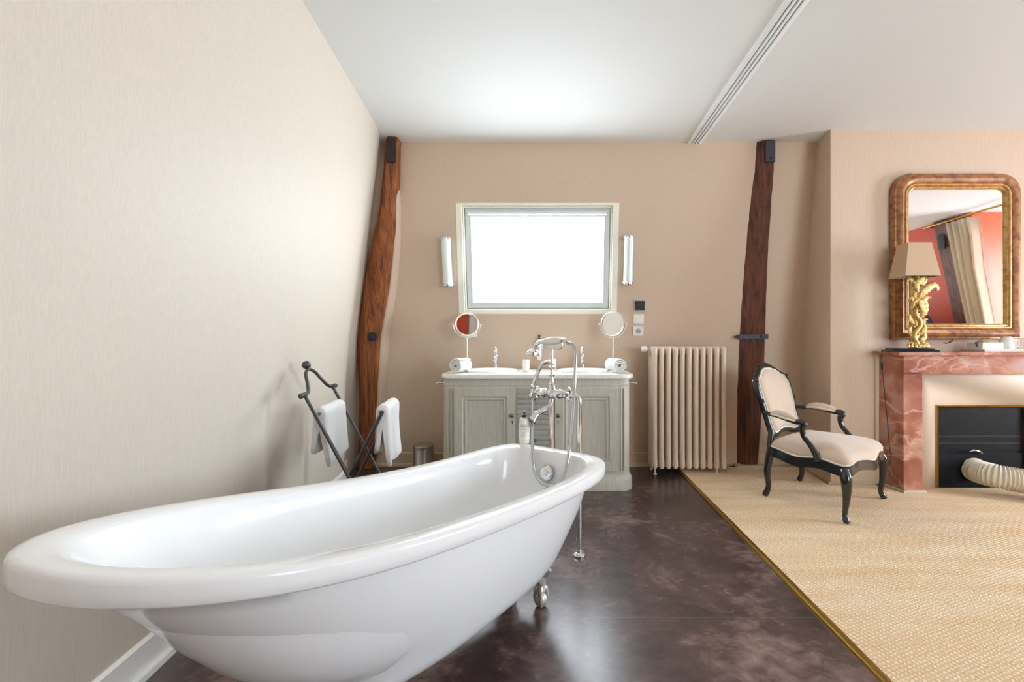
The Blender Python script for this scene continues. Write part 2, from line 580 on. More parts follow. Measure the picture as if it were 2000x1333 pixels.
for nm, a, b, mm in (('window_2', D0, D1, 'daylight_side'), ('fill_window_3', E0, E1, 'fill_glow_rear')):  # second pane is an unseen window added to brighten the near side
    mb = MB().box((RIGHT + .02, a + .12, .45), (RIGHT + .04, b - .12, 2.5))
    w2 = struct(nm, mb, mm)
    mb = MB()
    for y in (a + .12, (a + b) / 2 - .03, b - .18):
        mb.box((RIGHT - .03, y, .45), (RIGHT + .015, y + .06, 2.5))
    for z in (.45, 1.45, 2.44):
        mb.box((RIGHT - .03, a + .12, z), (RIGHT + .015, b - .12, z + .06))
    struct('window_frame', mb, 'skirting_white', w2)

# wall behind the camera, with a closed pale door
mb = MB()
holed(mb, lambda x, z: V((x, FRONT, z)), -2.5, RIGHT, 0, HC, 3.1, 5.1, .7, 2.5)
wf = struct('wall_front', mb, 'wallpaper_tan')
mb = MB().box((.2, FRONT, 0), (1.38, FRONT + .03, HC))
struct('red_panel', mb, 'wall_red', wf)
mb = MB().box((3.1, FRONT - .04, .7), (5.1, FRONT - .02, 2.5))
w4 = struct('fill_window_4', mb, 'fill_glow_far')  # unseen glowing window, added to throw frontal light on the back wall
mb = MB()
for x in (3.1, 4.07, 5.04):
    mb.box((x, FRONT - .015, .7), (x + .06, FRONT + .03, 2.5))
for z in (.7, 2.44):
    mb.box((3.1, FRONT - .015, z), (5.1, FRONT + .03, z + .06))
struct('window_frame', mb, 'skirting_white', w4)
mb = MB().box((1.40, FRONT + .001, 0.0), (2.5, FRONT + .05, 2.3))
for z0, z1 in ((.2, 1.0), (1.15, 2.1)):
    mb.box((1.57, FRONT + .05, z0), (2.33, FRONT + .06, z1))
d1 = struct('door_1', mb, 'door_grey', bevel=.004)
mb = MB().lathe([(.008, 0), (.008, .03), (.022, .04), (.022, .055), (.004, .06)], (1.48, FRONT + .05, 1.02), (0, 1, 0), 14)
struct('door_handle', mb, 'chrome_soft', d1)

# baseboards
mb = MB()
prof = [(.0, 0), (.034, 0), (.034, .022), (.018, .028), (.018, .118), (.010, .128), (.0, .13)]
rings = []
for i in range(60):
    y = FRONT + .05 + i * (3.62 - FRONT - .05) / 59
    x = xleft(y, 0)
    rings.append([V((x - .006 + a, y, b)) for a, b in prof])
mb.loft(rings, True, True)
struct('baseboard_left', mb, 'skirting_white')
mb = MB()
def bb(x0, x1):
    mb.loft([[V((x, KY + .006 - a, b)) for a, b in prof] for x in (x0, x1)], True, True)
bb(-1.60, 1.62); bb(1.83, 2.285)
struct('baseboard_back', mb, 'skirting_tan')
mb = MB()
mb.loft([[V((xch(CYF) + .0, CYF - a, b)) for a, b in prof], [V((2.60, CYF - a, b)) for a, b in prof]], True, True)
mb.loft([[V((xch(y) - a + .004, y, b)) for a, b in prof] for y in (CYF - .03, 3.83)], True, True)
struct('baseboard_right', mb, 'skirting_tan')

# ceiling rail for a sliding partition
RX0, RX1 = 1.172, 1.268
mb = MB()
prof = [(RX0 - .012, HC), (RX0 - .012, HC - .014)]
n = 4
w = (RX1 - RX0)
x = RX0
for i in range(3):
    a = RX0 + w * (.16 + i * .27)
    prof += [(a, HC - .018), (a, HC - .004), (a + w * .14, HC - .004), (a + w * .14, HC - .018)]
prof += [(RX1 + .012, HC - .014), (RX1 + .012, HC)]
mb.loft([[V((a, y, b)) for a, b in prof] for y in (FRONT, 3.60)], True, True)
rail = struct('trim_1', mb, 'white_track', smooth=20)
mb = MB()
for i in range(3):
    a = RX0 + w * (.16 + i * .27)
    mb.box((a + .001, FRONT, HC - .006), (a + w * .14 - .001, 3.598, HC - .0035))
struct('groove', mb, 'track_groove', rail)

# sisal carpet and its brass edge
CXL = 1.106
cpoly = [(CXL + .034, FRONT + .02), (5.52, FRONT + .02), (5.88, -1.6), (5.88, 3.78), (4.5, 3.78), (4.5, 3.34), (4.08, 3.34), (4.08, 3.14), (3.90, 3.14), (3.70, 3.262),
         (2.975, 3.262), (2.817, 3.194), (2.817, 3.145), (2.63, 3.145), (2.585, 3.335), (2.19, 3.335), (2.25, 3.80), (CXL + .034, 3.80)]
mb = MB().prism([V((x, y, 0)) for x, y in cpoly], (0, 0, .010))
obj_c = obj('sisal_carpet', mb, 'sisal', loc=(3.4, 1.0, 0))
tag(obj_c, 'beige woven sisal carpet covering the right half of the floor', 'carpet')
mb = MB().loft([[V((CXL, y, 0)), V((CXL + .003, y, .009)), V((CXL + .012, y, .014)), V((CXL + .026, y, .014)), V((CXL + .034, y, .010)), V((CXL + .034, y, 0))] for y in (FRONT + .02, 3.80)], True, True)
o = struct('trim_2', mb, 'brass')

# ------------------------------------------------------------------ timber posts
def post(name, label, edges, yoff, m, fleft, base=0.0):
    """edges: (py, px_left, px_right); front face follows the back wall, yoff in front of it"""
    def fy(py):
        lo, hi = 1.0, 4.4
        for _ in range(50):
            mid = (lo + hi) / 2
            z = EYE - (py - CY) * mid / FPX
            if mid > yback(max(z, 0)) - yoff: hi = mid
            else: lo = mid
        return lo
    rings = []
    pys = spl1([e[0] for e in edges], 5)
    xl = spl1([e[1] for e in edges], 5)
    xr = spl1([e[2] for e in edges], 5)
    rnd = random.Random(5)
    for i in range(len(pys)):
        Y = fy(pys[i])
        a, b = at(xl[i], pys[i], Y), at(xr[i], pys[i], Y)
        j = lambda: rnd.uniform(-.003, .003)
        z = max(base, min(HC, a.z))
        w_ = b.x - a.x
        d = yoff + .12
        rings.append([V((a.x + j(), Y + .05, z)), V((a.x + w_ * fleft + j(), Y + j(), z)), V((a.x + w_ * .55, Y - .003 + j(), z)), V((b.x - .012, Y + j(), z)), V((b.x + j(), Y + .016, z)),
                      V((b.x, Y + d, z)), V((a.x, Y + d, z))])
    root = thing(name, label, 'post', (rings[-1][2].x, rings[-1][2].y + .05, base))
    o = obj('timber', MB().loft(rings, True, True), m, root, bevel=.004, smooth=50)
    return root, fy

LP, lfy = post('timber_post', 'reddish-brown leaning oak post in the left corner behind the towel rack', [(262, 749, 775), (330, 744, 774), (400, 736, 771), (470, 722, 768), (560, 705, 758), (650, 694, 742), (700, 693, 739), (790, 697, 733), (870, 695, 728), (919, 693, 724)], .10, 'beam_oak', .28)
RP, rfy = post('timber_post', 'dark brown leaning timber post between the radiator and the armchair', [(270, 1481, 1515), (330, 1476, 1513), (400, 1467, 1508), (470, 1460, 1503), (560, 1452, 1499), (650, 1446, 1496), (760, 1441, 1492), (830, 1441, 1488), (913, 1440, 1481)], .04, 'beam_dark', .30)
m = MB()
rings_ = []
for py, px in ((262, 766), (300, 771), (350, 774), (400, 774), (470, 772), (560, 764), (650, 750), (720, 744), (790, 742), (870, 738), (905, 735)):
    Y_ = lfy(py) + .035
    a = at(px, py, Y_)
    z_ = max(.13, a.z)
    k_ = max(0, min(1, (py - 340) / 100))
    rings_.append([V((a.x - .05, Y_, z_)), V((a.x - .004, Y_ - .006 * k_, z_)), V((a.x + .012 * k_, Y_ + .006, z_)), V((a.x + .03 * k_, yback(z_) + .005, z_)), V((a.x - .05, yback(z_) + .005, z_))])
m.loft(rings_, True, True)
struct('trim_4', m, 'wallpaper_tan', smooth=60)
# iron brackets at the post heads, bolt and strap
def bracket(root, fy, px0, px1, py0, py1):
    Y0, Y1 = fy(py0) - .004, fy(py1) - .004
    m = MB()
    a0, a1, b0, b1 = at(px0, py0, Y0), at(px1, py0, Y0), at(px0, py1, Y1), at(px1, py1, Y1)
    m.prism([b0, b1, a1, a0], (0, -.014, -.002))
    o = obj('iron_bracket', m, 'black_iron', root, bevel=.003)
    c = at((px0 + px1) / 2 + 2, py1 - 9, Y1 - .014)
    obj('bolt', MB().lathe([(.012, 0), (.012, .006), (.007, .012)], c, (0, -1, -.15), 8), 'black_iron', o)
bracket(LP, lfy, 757, 774, 270, 318)
bracket(RP, rfy, 1494, 1513, 276, 317)
c = at(728, 658, lfy(658) - .002)
o = obj('iron_washer', MB().lathe([(.042, 0), (.042, .010), (.036, .014)], c, (0, -1, 0), 20), 'black_iron', LP)
obj('square_nut', MB().box((c.x - .022, c.y - .04, c.z - .022), (c.x + .022, c.y - .012, c.z + .022)), 'black_iron', o, bevel=.004)
Y = rfy(658)
a, b = at(1443, 658, Y), at(1498, 658, Y)
m = MB().box((a.x - .006, Y - .016, a.z - .022), (b.x + .006, Y - .004, a.z + .022))
m.loft([[V((a.x - .004, Y - .014, a.z - .014)), V((a.x - .004, Y - .014, a.z + .014)), V((a.x - .004, Y + .01, a.z + .014)), V((a.x - .004, Y + .01, a.z - .014))],
        [V((a.x - .045, Y - .006, a.z - .004)), V((a.x - .045, Y - .006, a.z + .004)), V((a.x - .045, Y, a.z + .004)), V((a.x - .045, Y, a.z - .004))]], True, True)
o = obj('iron_strap', m, 'black_iron', RP, bevel=.003)
obj('bolt', MB().lathe([(.014, 0), (.012, .010), (.004, .013)], (b.x - .06, Y - .015, a.z), (0, -1, 0), 10), 'black_iron', o)
a, b = at(1434, 909, 3.84), at(1488, 909, 3.84)
struct('trim_3', MB().box((a.x, 3.775, .008), (b.x, 3.9, .026)), 'skirting_tan', bevel=.003)

# ------------------------------------------------------------------ bathtub
TH = .5971
TUB = thing('bathtub', 'white freestanding slipper bathtub with rolled rim in the foreground', 'bathtub', (-.4459, 1.4101, 0), -TH)
def sgnp(x, e): return math.copysign(abs(x) ** e, x)
def tub_out(inset, n=112, L=1.7033, wn=.3649, wf=.3619, nn=3.0, nf=5.6, ev=1.78, u0=-.043, wm=-.03):
    pts = []
    for i in range(n):
        t = 2 * PI * i / n
        c, s_ = math.cos(t), math.sin(t)
        near = c < 0
        e = 2 / nn if near else 2 / nf
        a = (L / 2 + u0 if near else L / 2 - u0) - inset
        u = u0 + sgnp(c, e) * a
        k = max(0, min(1, (u + L / 2) / L))
        v = sgnp(s_, 2 / ev if near else e) * (wn + (wf - wn) * k + wm * 4 * k * (1 - k) - inset)
        pts.append((v, u))
    # spread the points evenly along the outline
    P = [V((v, u, 0)) for v, u in pts]
    return P
def resample(P, n=112):
    d = [0]
    for i in range(len(P)):
        d.append(d[-1] + (P[(i + 1) % len(P)] - P[i]).length)
    out = []
    j = 0
    for i in range(n):
        t = d[-1] * i / n
        while d[j + 1] < t: j += 1
        f = (t - d[j]) / max(1e-9, d[j + 1] - d[j])
        out.append(P[j].lerp(P[(j + 1) % len(P)], f))
    return out
def rimz(u, L=1.7033):
    r = max(0, min(1, (L / 2 - u) / L))
    return .6082 + .1771 * r ** 1.8388 - .0802 * r * (1 - r)
NT = 112
def tring(inset, dz):
    P = resample(tub_out(inset, 800), NT)
    return [V((p.x, p.y, rimz(p.y) + dz)) for p in P]
def tbase(near, far, hw, nn, nf, z, hwf=None):
    hwf = hwf or hw
    P = []
    for i in range(800):
        t = 2 * PI * i / 800
        c, s_ = math.cos(t), math.sin(t)
        e = 2 / (nn if c < 0 else nf)
        u0 = (far - near) / 2
        a = (far + near) / 2
        u = u0 + sgnp(c, e) * a
        k = (u + near) / (near + far)
        P.append(V((sgnp(s_, e) * (hw + (hwf - hw) * k), u, 0)))
    P = resample(P, NT)
    return [V((p.x, p.y, z)) for p in P]
def mix3(A, B, Cc, t):
    """quadratic bezier between rings"""
    return [a * (1 - t) ** 2 + b * 2 * t * (1 - t) + c * t * t for a, b, c in zip(A, B, Cc)]
rings = []
inA = tring(.078, -.022)
inB = tbase(.52, .70, .26, 2.4, 3.2, .235)
inC = tbase(.24, .50, .13, 2.4, 3.0, .215)
rings.append([V((0, .05, .205))] * NT)
rings.append([p * .5 + V((0, .05, .21)) * .5 for p in inC])
for t in (1, .86, .7, .55, .4, .27, .15, .06):
    rings.append(mix3(inA, inB, inC, t))
rings += [tring(.074, -.012), tring(.067, -.005), tring(.056, -.001), tring(.035, .001), tring(.016, .001), tring(.007, -.001), tring(.002, -.005), tring(0, -.011), tring(-.001, -.030), tring(0, -.045), tring(.003, -.050), tring(.010, -.052), tring(.04, -.052)]
exA = tring(.058, -.054)
exL = tbase(.36, .70, .215, 2.2, 3.2, .245)
exC = tbase(.34, .57, .13, 2.2, 3.0, .155)
rings.append(exA)
exM = [(a * .5 + b * .5) for a, b in zip(exA, exL)]
for i in range(1, 7):
    t = i / 7
    q = [a.lerp(b, t) for a, b in zip(exA, exL)]
    bul = .016 * math.sin(PI * t)
    out = []
    for p in q:
        r = V((p.x, p.y - .05, 0))
        out.append(p + r.normalized() * bul if r.length > 1e-6 else p)
    rings.append(out)
ctrl = [V((b.x * 1.0, b.y, .175)) for b in exL]
ctrl = [b.lerp(V((c.x, c.y, .17)), .25) for b, c in zip(ctrl, exC)]
for t in (0, .2, .4, .6, .8, 1):
    rings.append(mix3(exL, ctrl, exC, t))
rings.append([p * .5 + V((0, .05, .157)) * .5 for p in exC])
rings.append([V((0, .05, .155))] * NT)
obj('basin', MB().loft(rings), 'acrylic_white', TUB, local=True, smooth=60)
# claw-and-ball feet
def foot(v, u):
    m = MB()
    o = V((v, u, 0))
    outv = V((v * .6, u - .1, 0)).normalized()
    m.ball(o + V((0, 0, .034)), .034, 16, (.85, .85, 1))
    for k in range(4):
        a = k * PI / 2 + .6
        d = V((math.cos(a), math.sin(a), 0))
        m.tube(spl([o + V((0, 0, .10)), o + d * .022 + V((0, 0, .075)), o + d * .028 + V((0, 0, .04)), o + d * .018 + V((0, 0, .008))], 5), [.010] * 6 + [.007] * 5 + [.006] * 5, 8)
    m.tube(spl([o + V((0, 0, .07)), o + V((0, 0, .11)), o - outv * .03 + V((0, 0, .15)), o - outv * .03 + V((0, 0, .19))], 5), [.022, .022, .02, .02, .02, .02, .021, .023, .026, .030, .032, .033, .033, .03, .028, .026], 10)
    m.ball(o + outv * .012 + V((0, 0, .14)), .02, 10)
    for s in (-1, 1):
        t_ = V((-outv.y, outv.x, 0)) * s
        m.tube(spl([o + V((0, 0, .135)), o + t_ * .035 + V((0, 0, .155)), o + t_ * .06 + V((0, 0, .185)) - outv * .01], 5), [.014] * 5 + [.010] * 5 + [.004], 8)
    obj('claw_foot', m, 'pearl_foot', TUB, local=True, smooth=60)
for v, u in ((.10, .563), (-.10, .563), (.11, -.22), (-.11, -.22)):
    foot(v, u)
# overflow plate on the inner far end
q = V((0.005, .742, .515))
m = MB().lathe([(.036, 0), (.036, .006), (.030, .012), (.014, .013), (.013, .022), (.004, .024)], q, (0, -1, .28), 28)
ov = obj('overflow_plate', m, 'chrome', TUB, local=True)
m = MB().tube([V((0.005, .722, .475)), V((0.005, .722, .445))], .004, 8).ball((0.005, .72, .442), .007, 8)
obj('chain', m, 'chrome', ov, local=True)
m = MB().tube([V((-.03, .52, .17)), V((-.03, .52, .0))], .022, 14).lathe([(.032, .0), (.034, .02), (.032, .04)], (-.03, .52, .06), n=16)
obj('drain_pipe', m, 'chrome', TUB, local=True)

# ------------------------------------------------------------------ bath mixer on floor pipes
R0, R1 = V((.146, 2.253, 0)), V((-.003, 2.354, 0))
MC = (R0 + R1) / 2
MX = thing('bath_mixer', 'chrome floor-standing bath mixer with hand shower behind the bathtub', 'tap', MC, -TH)
nx, nd = V((math.cos(TH), -math.sin(TH), 0)), V((math.sin(TH), math.cos(TH), 0))
def MP(px, py, off=0):
    """point seen at a pixel on the vertical plane of the two pipes, off metres towards the tub"""
    o = MC - nd * off
    d = V(((px - CX) / FPX, 1, -(py - CY) / FPX))
    k = (o - V((0, 0, EYE))).dot(nd) / d.dot(nd)
    return V((0, 0, EYE)) + d * k
zb = MP(1085, 768).z
for r in (R0, R1):
    s_ = 1 if r is R0 else -1
    top = r + V((0, 0, zb))
    arc = [r + V((0, 0, .006)), r + V((0, 0, .4)), r + V((0, 0, zb - .03))] + [] if r is R1 else [r + V((0, 0, .006)), r + V((0, 0, .4)), r + V((0, 0, zb - .03))] + [r + V((0, 0, zb - .03)) - nx * s_ * (.03 - .03 * math.cos(a)) + V((0, 0, .03 * math.sin(a))) for a in (.3, .6, .9, 1.2, PI / 2)]
    p = obj('riser_pipe', MB().tube(arc, .0148, 16), 'chrome', MX)
    obj('floor_flange', MB().lathe([(.036, 0), (.036, .008), (.030, .016), (.018, .02), (.017, .032), (.0135, .034)], r, n=28), 'chrome', p)
# body: horizontal barrel with flared valve ends
bz = V((0, 0, zb))
cen = MC + bz - nd * .03 - nx * .066
m = MB()
pr = [(.004, -.100), (.016, -.098), (.020, -.088), (.015, -.078), (.019, -.066), (.022, -.05), (.017, -.036), (.020, -.022), (.026, -.012), (.028, 0), (.026, .012), (.020, .022), (.017, .036), (.022, .05), (.019, .066), (.015, .078), (.020, .088), (.016, .098), (.004, .100)]
m.lathe([(a * 1.2, b) for a, b in pr], cen, nx, 20)
for s_ in (-1, 1):
    m.ball(cen + nx * s_ * .062, .024, 12)
    m.ball(cen + nx * s_ * .03, .026, 12, (1, 1, .7))
m.tube(spl([R1 + bz + V((0, 0, -.05)), R1 + bz + V((0, 0, -.012)), R1 + bz - nd * .01, cen + nx * .012], 5), .0155, 14)
m.tube([R0 + bz - nx * .032, cen + nx * .09 + nd * .01, cen + nx * .06], .0135, 14)
body = obj('mixer_body', m, 'chrome', MX)
# cross handles on both ends
for s_ in (-1, 1):
    c = cen + nx * s_ * .122
    m = MB().lathe([(.010, -.03), (.013, -.012), (.017, 0), (.012, .012), (.005, .016)], c, nx * s_, 16)
    for k in range(4):
        a = k * PI / 2 + .5
        d = nd * math.cos(a) + V((0, 0, 1)) * math.sin(a)
        m.tube([c, c + d * .02, c + d * .036], [.008, .0065, .010], 10)
        m.ball(c + d * .038, .0115, 10)
    obj('cross_handle', m, 'chrome', MX)
    # side valve bonnets with porcelain
    m = MB().lathe([(.012, 0), (.016, .01), (.011, .022), (.015, .034), (.004, .04)], cen + nx * s_ * .05 - nd * .018, -nd, 14)
    obj('valve_bonnet', m, 'chrome', MX)
# spout
sp = spl([cen + V((0, 0, -.01)), cen - nd * .01 + V((0, 0, -.055)), cen - nd * .05 - nx * .01 + V((0, 0, -.082)), cen - nd * .10 - nx * .03 + V((0, 0, -.10)), cen - nd * .135 - nx * .04 + V((0, 0, -.135))], 6)
sr = spl1([.016, .015, .014, .017, .026], 6)
obj('spout', MB().tube(sp, sr, 16), 'chrome', MX)
# column and cradle
cz = MP(1085, 681).z
m = MB().tube([cen + V((0, 0, .01)), cen + V((0, 0, .05)), cen + V((0, 0, .08)), V((cen.x, cen.y, cz))], [.026, .018, .010, .007], 14)
for z, r in ((.055, .02), (.10, .016), (.14, .018), (.16, .014)):
    m.ball(cen + V((0, 0, z)), r, 12, (1, 1, .6))
obj('column', m, 'chrome', MX)
cc = V((cen.x, cen.y, cz))
m = MB().tube([cc - nx * .055, cc + nx * .055], .005, 10)
for s_ in (-1, 1):
    m.tube(spl([cc + nx * s_ * .055, cc + nx * s_ * .066 + V((0, 0, .012)), cc + nx * s_ * .066 + V((0, 0, .036)), cc + nx * s_ * .074 + V((0, 0, .046))], 4), .005, 8)
obj('cradle', m, 'chrome', MX)
# hand shower resting in the cradle
hz = cc + V((0, 0, .040))
h0, h1 = hz - nx * .06 + V((0, 0, -.006)), hz + nx * .06 + V((0, 0, .006))
hs = obj('hand_shower', MB().tube([h0, h0.lerp(h1, .2), h0.lerp(h1, .5), h0.lerp(h1, .8), h1], [.014, .021, .023, .020, .013], 16), 'porcelain_cream', MX)
m = MB().tube(spl([h0 + nx * .005, h0 - nx * .02 + V((0, 0, .002)), h0 - nx * .046 - nd * .005 + V((0, 0, -.014)), h0 - nx * .056 - nd * .01 + V((0, 0, -.04))], 5), .011, 12)
obj('shower_elbow', m, 'chrome', hs)
m = MB()
hc = h0 - nx * .058 - nd * .012 + V((0, 0, -.036))
m.lathe([(.010, 0), (.026, -.012), (.036, -.022), (.037, -.030), (.041, -.034), (.041, -.038), (.034, -.040)], hc, (.12, .05, 1), 24)
obj('shower_head', m, 'chrome', hs)
m = MB()
m.tube(spl([h1, h1 + nx * .02 + V((0, 0, .002)), h1 + nx * .034 + V((0, 0, -.012))], 4), [.010] * 9, 12)
obj('hose_connector', m, 'chrome', hs)
# elbow pipe at the left and the flexible hose
el = spl([cen + V((0, 0, .165)), cen + V((0, 0, .172)) - nx * .03, cen + V((0, 0, .150)) - nx * .075, cen + V((0, 0, .09)) - nx * .105, cen + V((0, 0, .03)) - nx * .122 - nd * .005, cen + V((0, 0, -.02)) - nx * .128 - nd * .005], 6)
obj('elbow_pipe', MB().tube(el, [.0105] * 12 + [.0115] * 6 + [.0135] * 6 + [.0145] * 7, 12), 'chrome', MX)
hp = [el[-1], MP(1041, 820, .14), MP(1040, 868, .26), MP(1041, 900, .30), MP(1047, 928, .31), MP(1063, 946, .33), MP(1088, 946, .34), MP(1105, 918, .31), MP(1112, 880, .27), MP(1117, 830, .17), MP(1122, 760, .07), MP(1124, 700, .03), MP(1119, 676, .015), h1 + nx * .034 + V((0, 0, -.012))]
hp = spl(hp, 22)
rr = [.0083 + (.0013 if i % 2 else 0) for i in range(len(hp))]
obj('shower_hose', MB().tube(hp, rr, 10), 'hose_chrome', MX, smooth=80)

# soap bottle standing on the tub rim
def soap_bottle(name, label, p, r, h, group=None):
    t = thing(name, label, 'bottle', p)
    obj('bottle_body', MB().lathe([(.0, 0), (r * .94, 0), (r, .006), (r, h * .80), (r * .9, h * .86), (r * .42, h * .90), (r * .40, h * .95)], p, n=28), 'soap_liquid', t)
    b = obj('paper_label', MB().lathe([(r * 1.005, h * .14), (r * 1.012, h * .14), (r * 1.012, h * .72), (r * 1.005, h * .72)], p, n=28, cap=False), 'label_white', t)
    m = MB()
    rnd = random.Random(3)
    for k in range(9):
        z = h * (.64 - k * .05)
        hw = rnd.uniform(.35, .75) * (1.2 if k < 2 else 1)
        n = 8
        m.loft([[V(p) + V((r * 1.016 * math.sin(-hw + 2 * hw * i / n - .1), -r * 1.016 * math.cos(-hw + 2 * hw * i / n - .1), z + dz)) for i in range(n + 1)] for dz in (0, .0018 if k > 1 else .004)], closed=False)
    obj('label_print', m, 'plate_grey', b)
    obj('pump', MB().lathe([(r * .46, h * .90), (r * .46, h * .99), (r * .2, h * 1.0), (r * .16, h * 1.08), (r * .34, h * 1.09), (r * .34, h * 1.13), (r * .1, h * 1.135)], p, n=18).box((p[0] - .005, p[1] - .034, p[2] + h * 1.095), (p[0] + .005, p[1], p[2] + h * 1.125)), 'black_plastic', t)
    return t
bl_ = V((-.235, .845 - .012, 0))
bw = V(TUB.location) + nx * bl_.x + nd * bl_.y
bw = at(1024, 868, 2.24)
uv = (bw - V(TUB.location))
ub = uv.dot(nd)
soap_bottle('soap_bottle', 'clear soap bottle with black pump and white label on the tub rim', (bw.x, bw.y, rimz(min(ub, .80)) + .001), .028, .152)

# ------------------------------------------------------------------ vanity
VF, VB = 3.235, 3.825
VX0, VX1 = -.853, .608
def rounded(x0, x1, y0, y1, r, z, n=8):
    P = [V((x1, y1, z)), V((x0, y1, z))]
    for i in range(n + 1):
        a = PI + PI / 2 * i / n
        P.append(V((x0 + r + r * math.cos(a), y0 + r + r * math.sin(a), z)))
    for i in range(n + 1):
        a = 1.5 * PI + PI / 2 * i / n
        P.append(V((x1 - r + r * math.cos(a), y0 + r + r * math.sin(a), z)))
    return P
VAN = thing('vanity_cabinet', 'grey limed wood double vanity cabinet standing under the skylight', 'cabinet', ((VX0 + VX1) / 2, (VF + VB) / 2, 0))
m = MB().prism(rounded(VX0, VX1, VF, VB, .085, .105), (0, 0, .755))
obj('carcass', m, 'grey_wood', VAN, smooth=30)
m = MB()
m.loft([rounded(VX0 - .022, VX1 + .022, VF - .022, VB, .10, 0), rounded(VX0 - .022, VX1 + .022, VF - .022, VB, .10, .085), rounded(VX0 - .012, VX1 + .012, VF - .012, VB, .095, .10), rounded(VX0, VX1, VF, VB, .085, .118)], True, True)
obj('plinth', m, 'grey_wood', VAN)
m = MB()
m.loft([rounded(VX0, VX1, VF, VB, .085, .80), rounded(VX0 - .004, VX1 + .004, VF - .004, VB, .087, .806), rounded(VX0 - .004, VX1 + .004, VF - .004, VB, .087, .812), rounded(VX0, VX1, VF, VB, .085, .816)], False, False)
obj('cornice_bead', m, 'grey_wood', VAN)
def fx(px, Y=VF): return (px - CX) * Y / FPX
def door(px0, px1, knob, name='door'):
    x0, x1, z0, z1 = fx(px0), fx(px1), .15, .785
    m = MB()
    w_ = .062
    P = lambda i, y: [V((x0 + i, y, z0 + i)), V((x1 - i, y, z0 + i)), V((x1 - i, y, z1 - i)), V((x0 + i, y, z1 - i))]
    y0 = VF - .018
    m.loft([P(0, VF + .001), P(0, y0), P(w_, y0), P(w_ + .006, y0 + .010), P(w_ + .014, y0 + .012), P(w_ + .024, y0 + .004), P(w_ + .030, y0 + .011), P(w_ + .034, y0 + .012)], False, True)
    d = obj(name, m, 'grey_wood', VAN, bevel=.0015, smooth=25)
    k = V((fx(knob), y0, EYE - (811 - CY) * VF / FPX))
    obj('knob', MB().lathe([(.013, 0), (.013, .004), (.006, .008), (.006, .016), (.015, .022), (.016, .028), (.010, .034), (.003, .036)], k, (0, -1, 0), 20), 'knob_pewter', d)
    kz = k - V((0, 0, .052))
    obj('keyhole', MB().lathe([(.005, 0), (.005, .002)], kz + V((0, 0, .004)), (0, -1, 0), 12).box((kz.x - .0025, kz.y - .002, kz.z - .012), (kz.x + .0025, kz.y, kz.z + .004)), 'ink_dark', d)
door(888, 1006, 1001)
door(1084, 1206, 1090)
x0, x1 = fx(1011), fx(1080)
z = .785
for i in range(4):
    z1, z0 = .785 - i * .159, .785 - (i + 1) * .159 + .006
    m = MB()
    n = 4
    hgt = (z1 - z0) / n
    pr = [V((x0, VF + .001, z0))]
    prof = []
    for k in range(n):
        a = z0 + k * hgt
        prof += [(VF - .014, a + .002), (VF - .014, a + hgt - .012), (VF - .004, a + hgt - .004), (VF - .004, a + hgt)]
    ring = [(VF + .001, z0)] + prof + [(VF + .001, z1)]
    m.loft([[V((x, y, zz_)) for y, zz_ in ring] for x in (x0, x1)], True, True)
    d = obj('drawer', m, 'grey_wood_dark', VAN, smooth=20)
    k = V(((x0 + x1) / 2 + .0, VF - .014, (z0 + z1) / 2))
    obj('knob', MB().lathe([(.006, 0), (.006, .010), (.012, .016), (.012, .022), (.003, .026)], k, (0, -1, 0), 16), 'knob_pewter', d)
# pilaster grooves beside the doors
for px in (878, 1216):
    x = fx(px)
    m = MB()
    for dx in (-.012, .012):
        m.box((x + dx - .006, VF - .006, .15), (x + dx + .006, VF + .004, .785))
    obj('pilaster', m, 'grey_wood', VAN, bevel=.004)
# towel rails at both sides
for s_, xe in ((-1, VX0), (1, VX1)):
    xr_ = xe + s_ * .06
    m = MB()
    zr_ = EYE - (749 - CY) * 3.33 / FPX
    m.tube([V((xr_, 3.32, zr_)), V((xr_, 3.74, zr_))], .008, 12)
    for y in (3.34, 3.72):
        m.tube([V((xe - s_ * .001, y, zr_)), V((xr_ + s_ * .004, y, zr_))], .008, 12)
        m.lathe([(.016, 0), (.016, .006)], (xe, y, zr_), (s_, 0, 0), 14)
    obj('towel_rail', m, 'chrome_soft', VAN)
# worktop with drop-in basins
CT = .896
m = MB()
A = lambda i, z: rounded(VX0 - .012 + i, VX1 + .028 - i, VF - .030 + i, VB + .015, .10, z)
m.loft([A(.006, CT - .036), A(0, CT - .030), A(0, CT - .008), A(.003, CT - .002), A(.008, CT)], True, True)
tag(obj('vanity_worktop', m, 'quartz_white', loc=((VX0 + VX1) / 2, 3.5, CT - .036)), 'white stone worktop with rounded corners on the grey vanity', 'worktop')
def ell(c, a, b, z, n=40):
    return [V((c[0] + a * math.cos(2 * PI * i / n), c[1] + b * math.sin(2 * PI * i / n), z)) for i in range(n)]
def basin(cx, label):
    c = (cx, 3.475)
    m = MB()
    r = [ell(c, .213, .200, CT), ell(c, .216, .203, CT + .010), ell(c, .211, .198, CT + .019), ell(c, .203, .186, CT + .022), ell(c, .196, .172, CT + .018), ell(c, .190, .166, CT + .008), ell(c, .186, .160, CT + .004), ell(c, .05, .045, CT + .0015)]
    m.loft(r, True, True)
    t = thing('washbasin', label, 'basin', (cx, 3.475, CT), group=None)
    obj('bowl', m, 'ceramic_white', t, smooth=60)
    obj('drain', MB().lathe([(.022, 0), (.022, .004), (.016, .006)], (cx, 3.475, CT + .002), n=20), 'chrome', t)
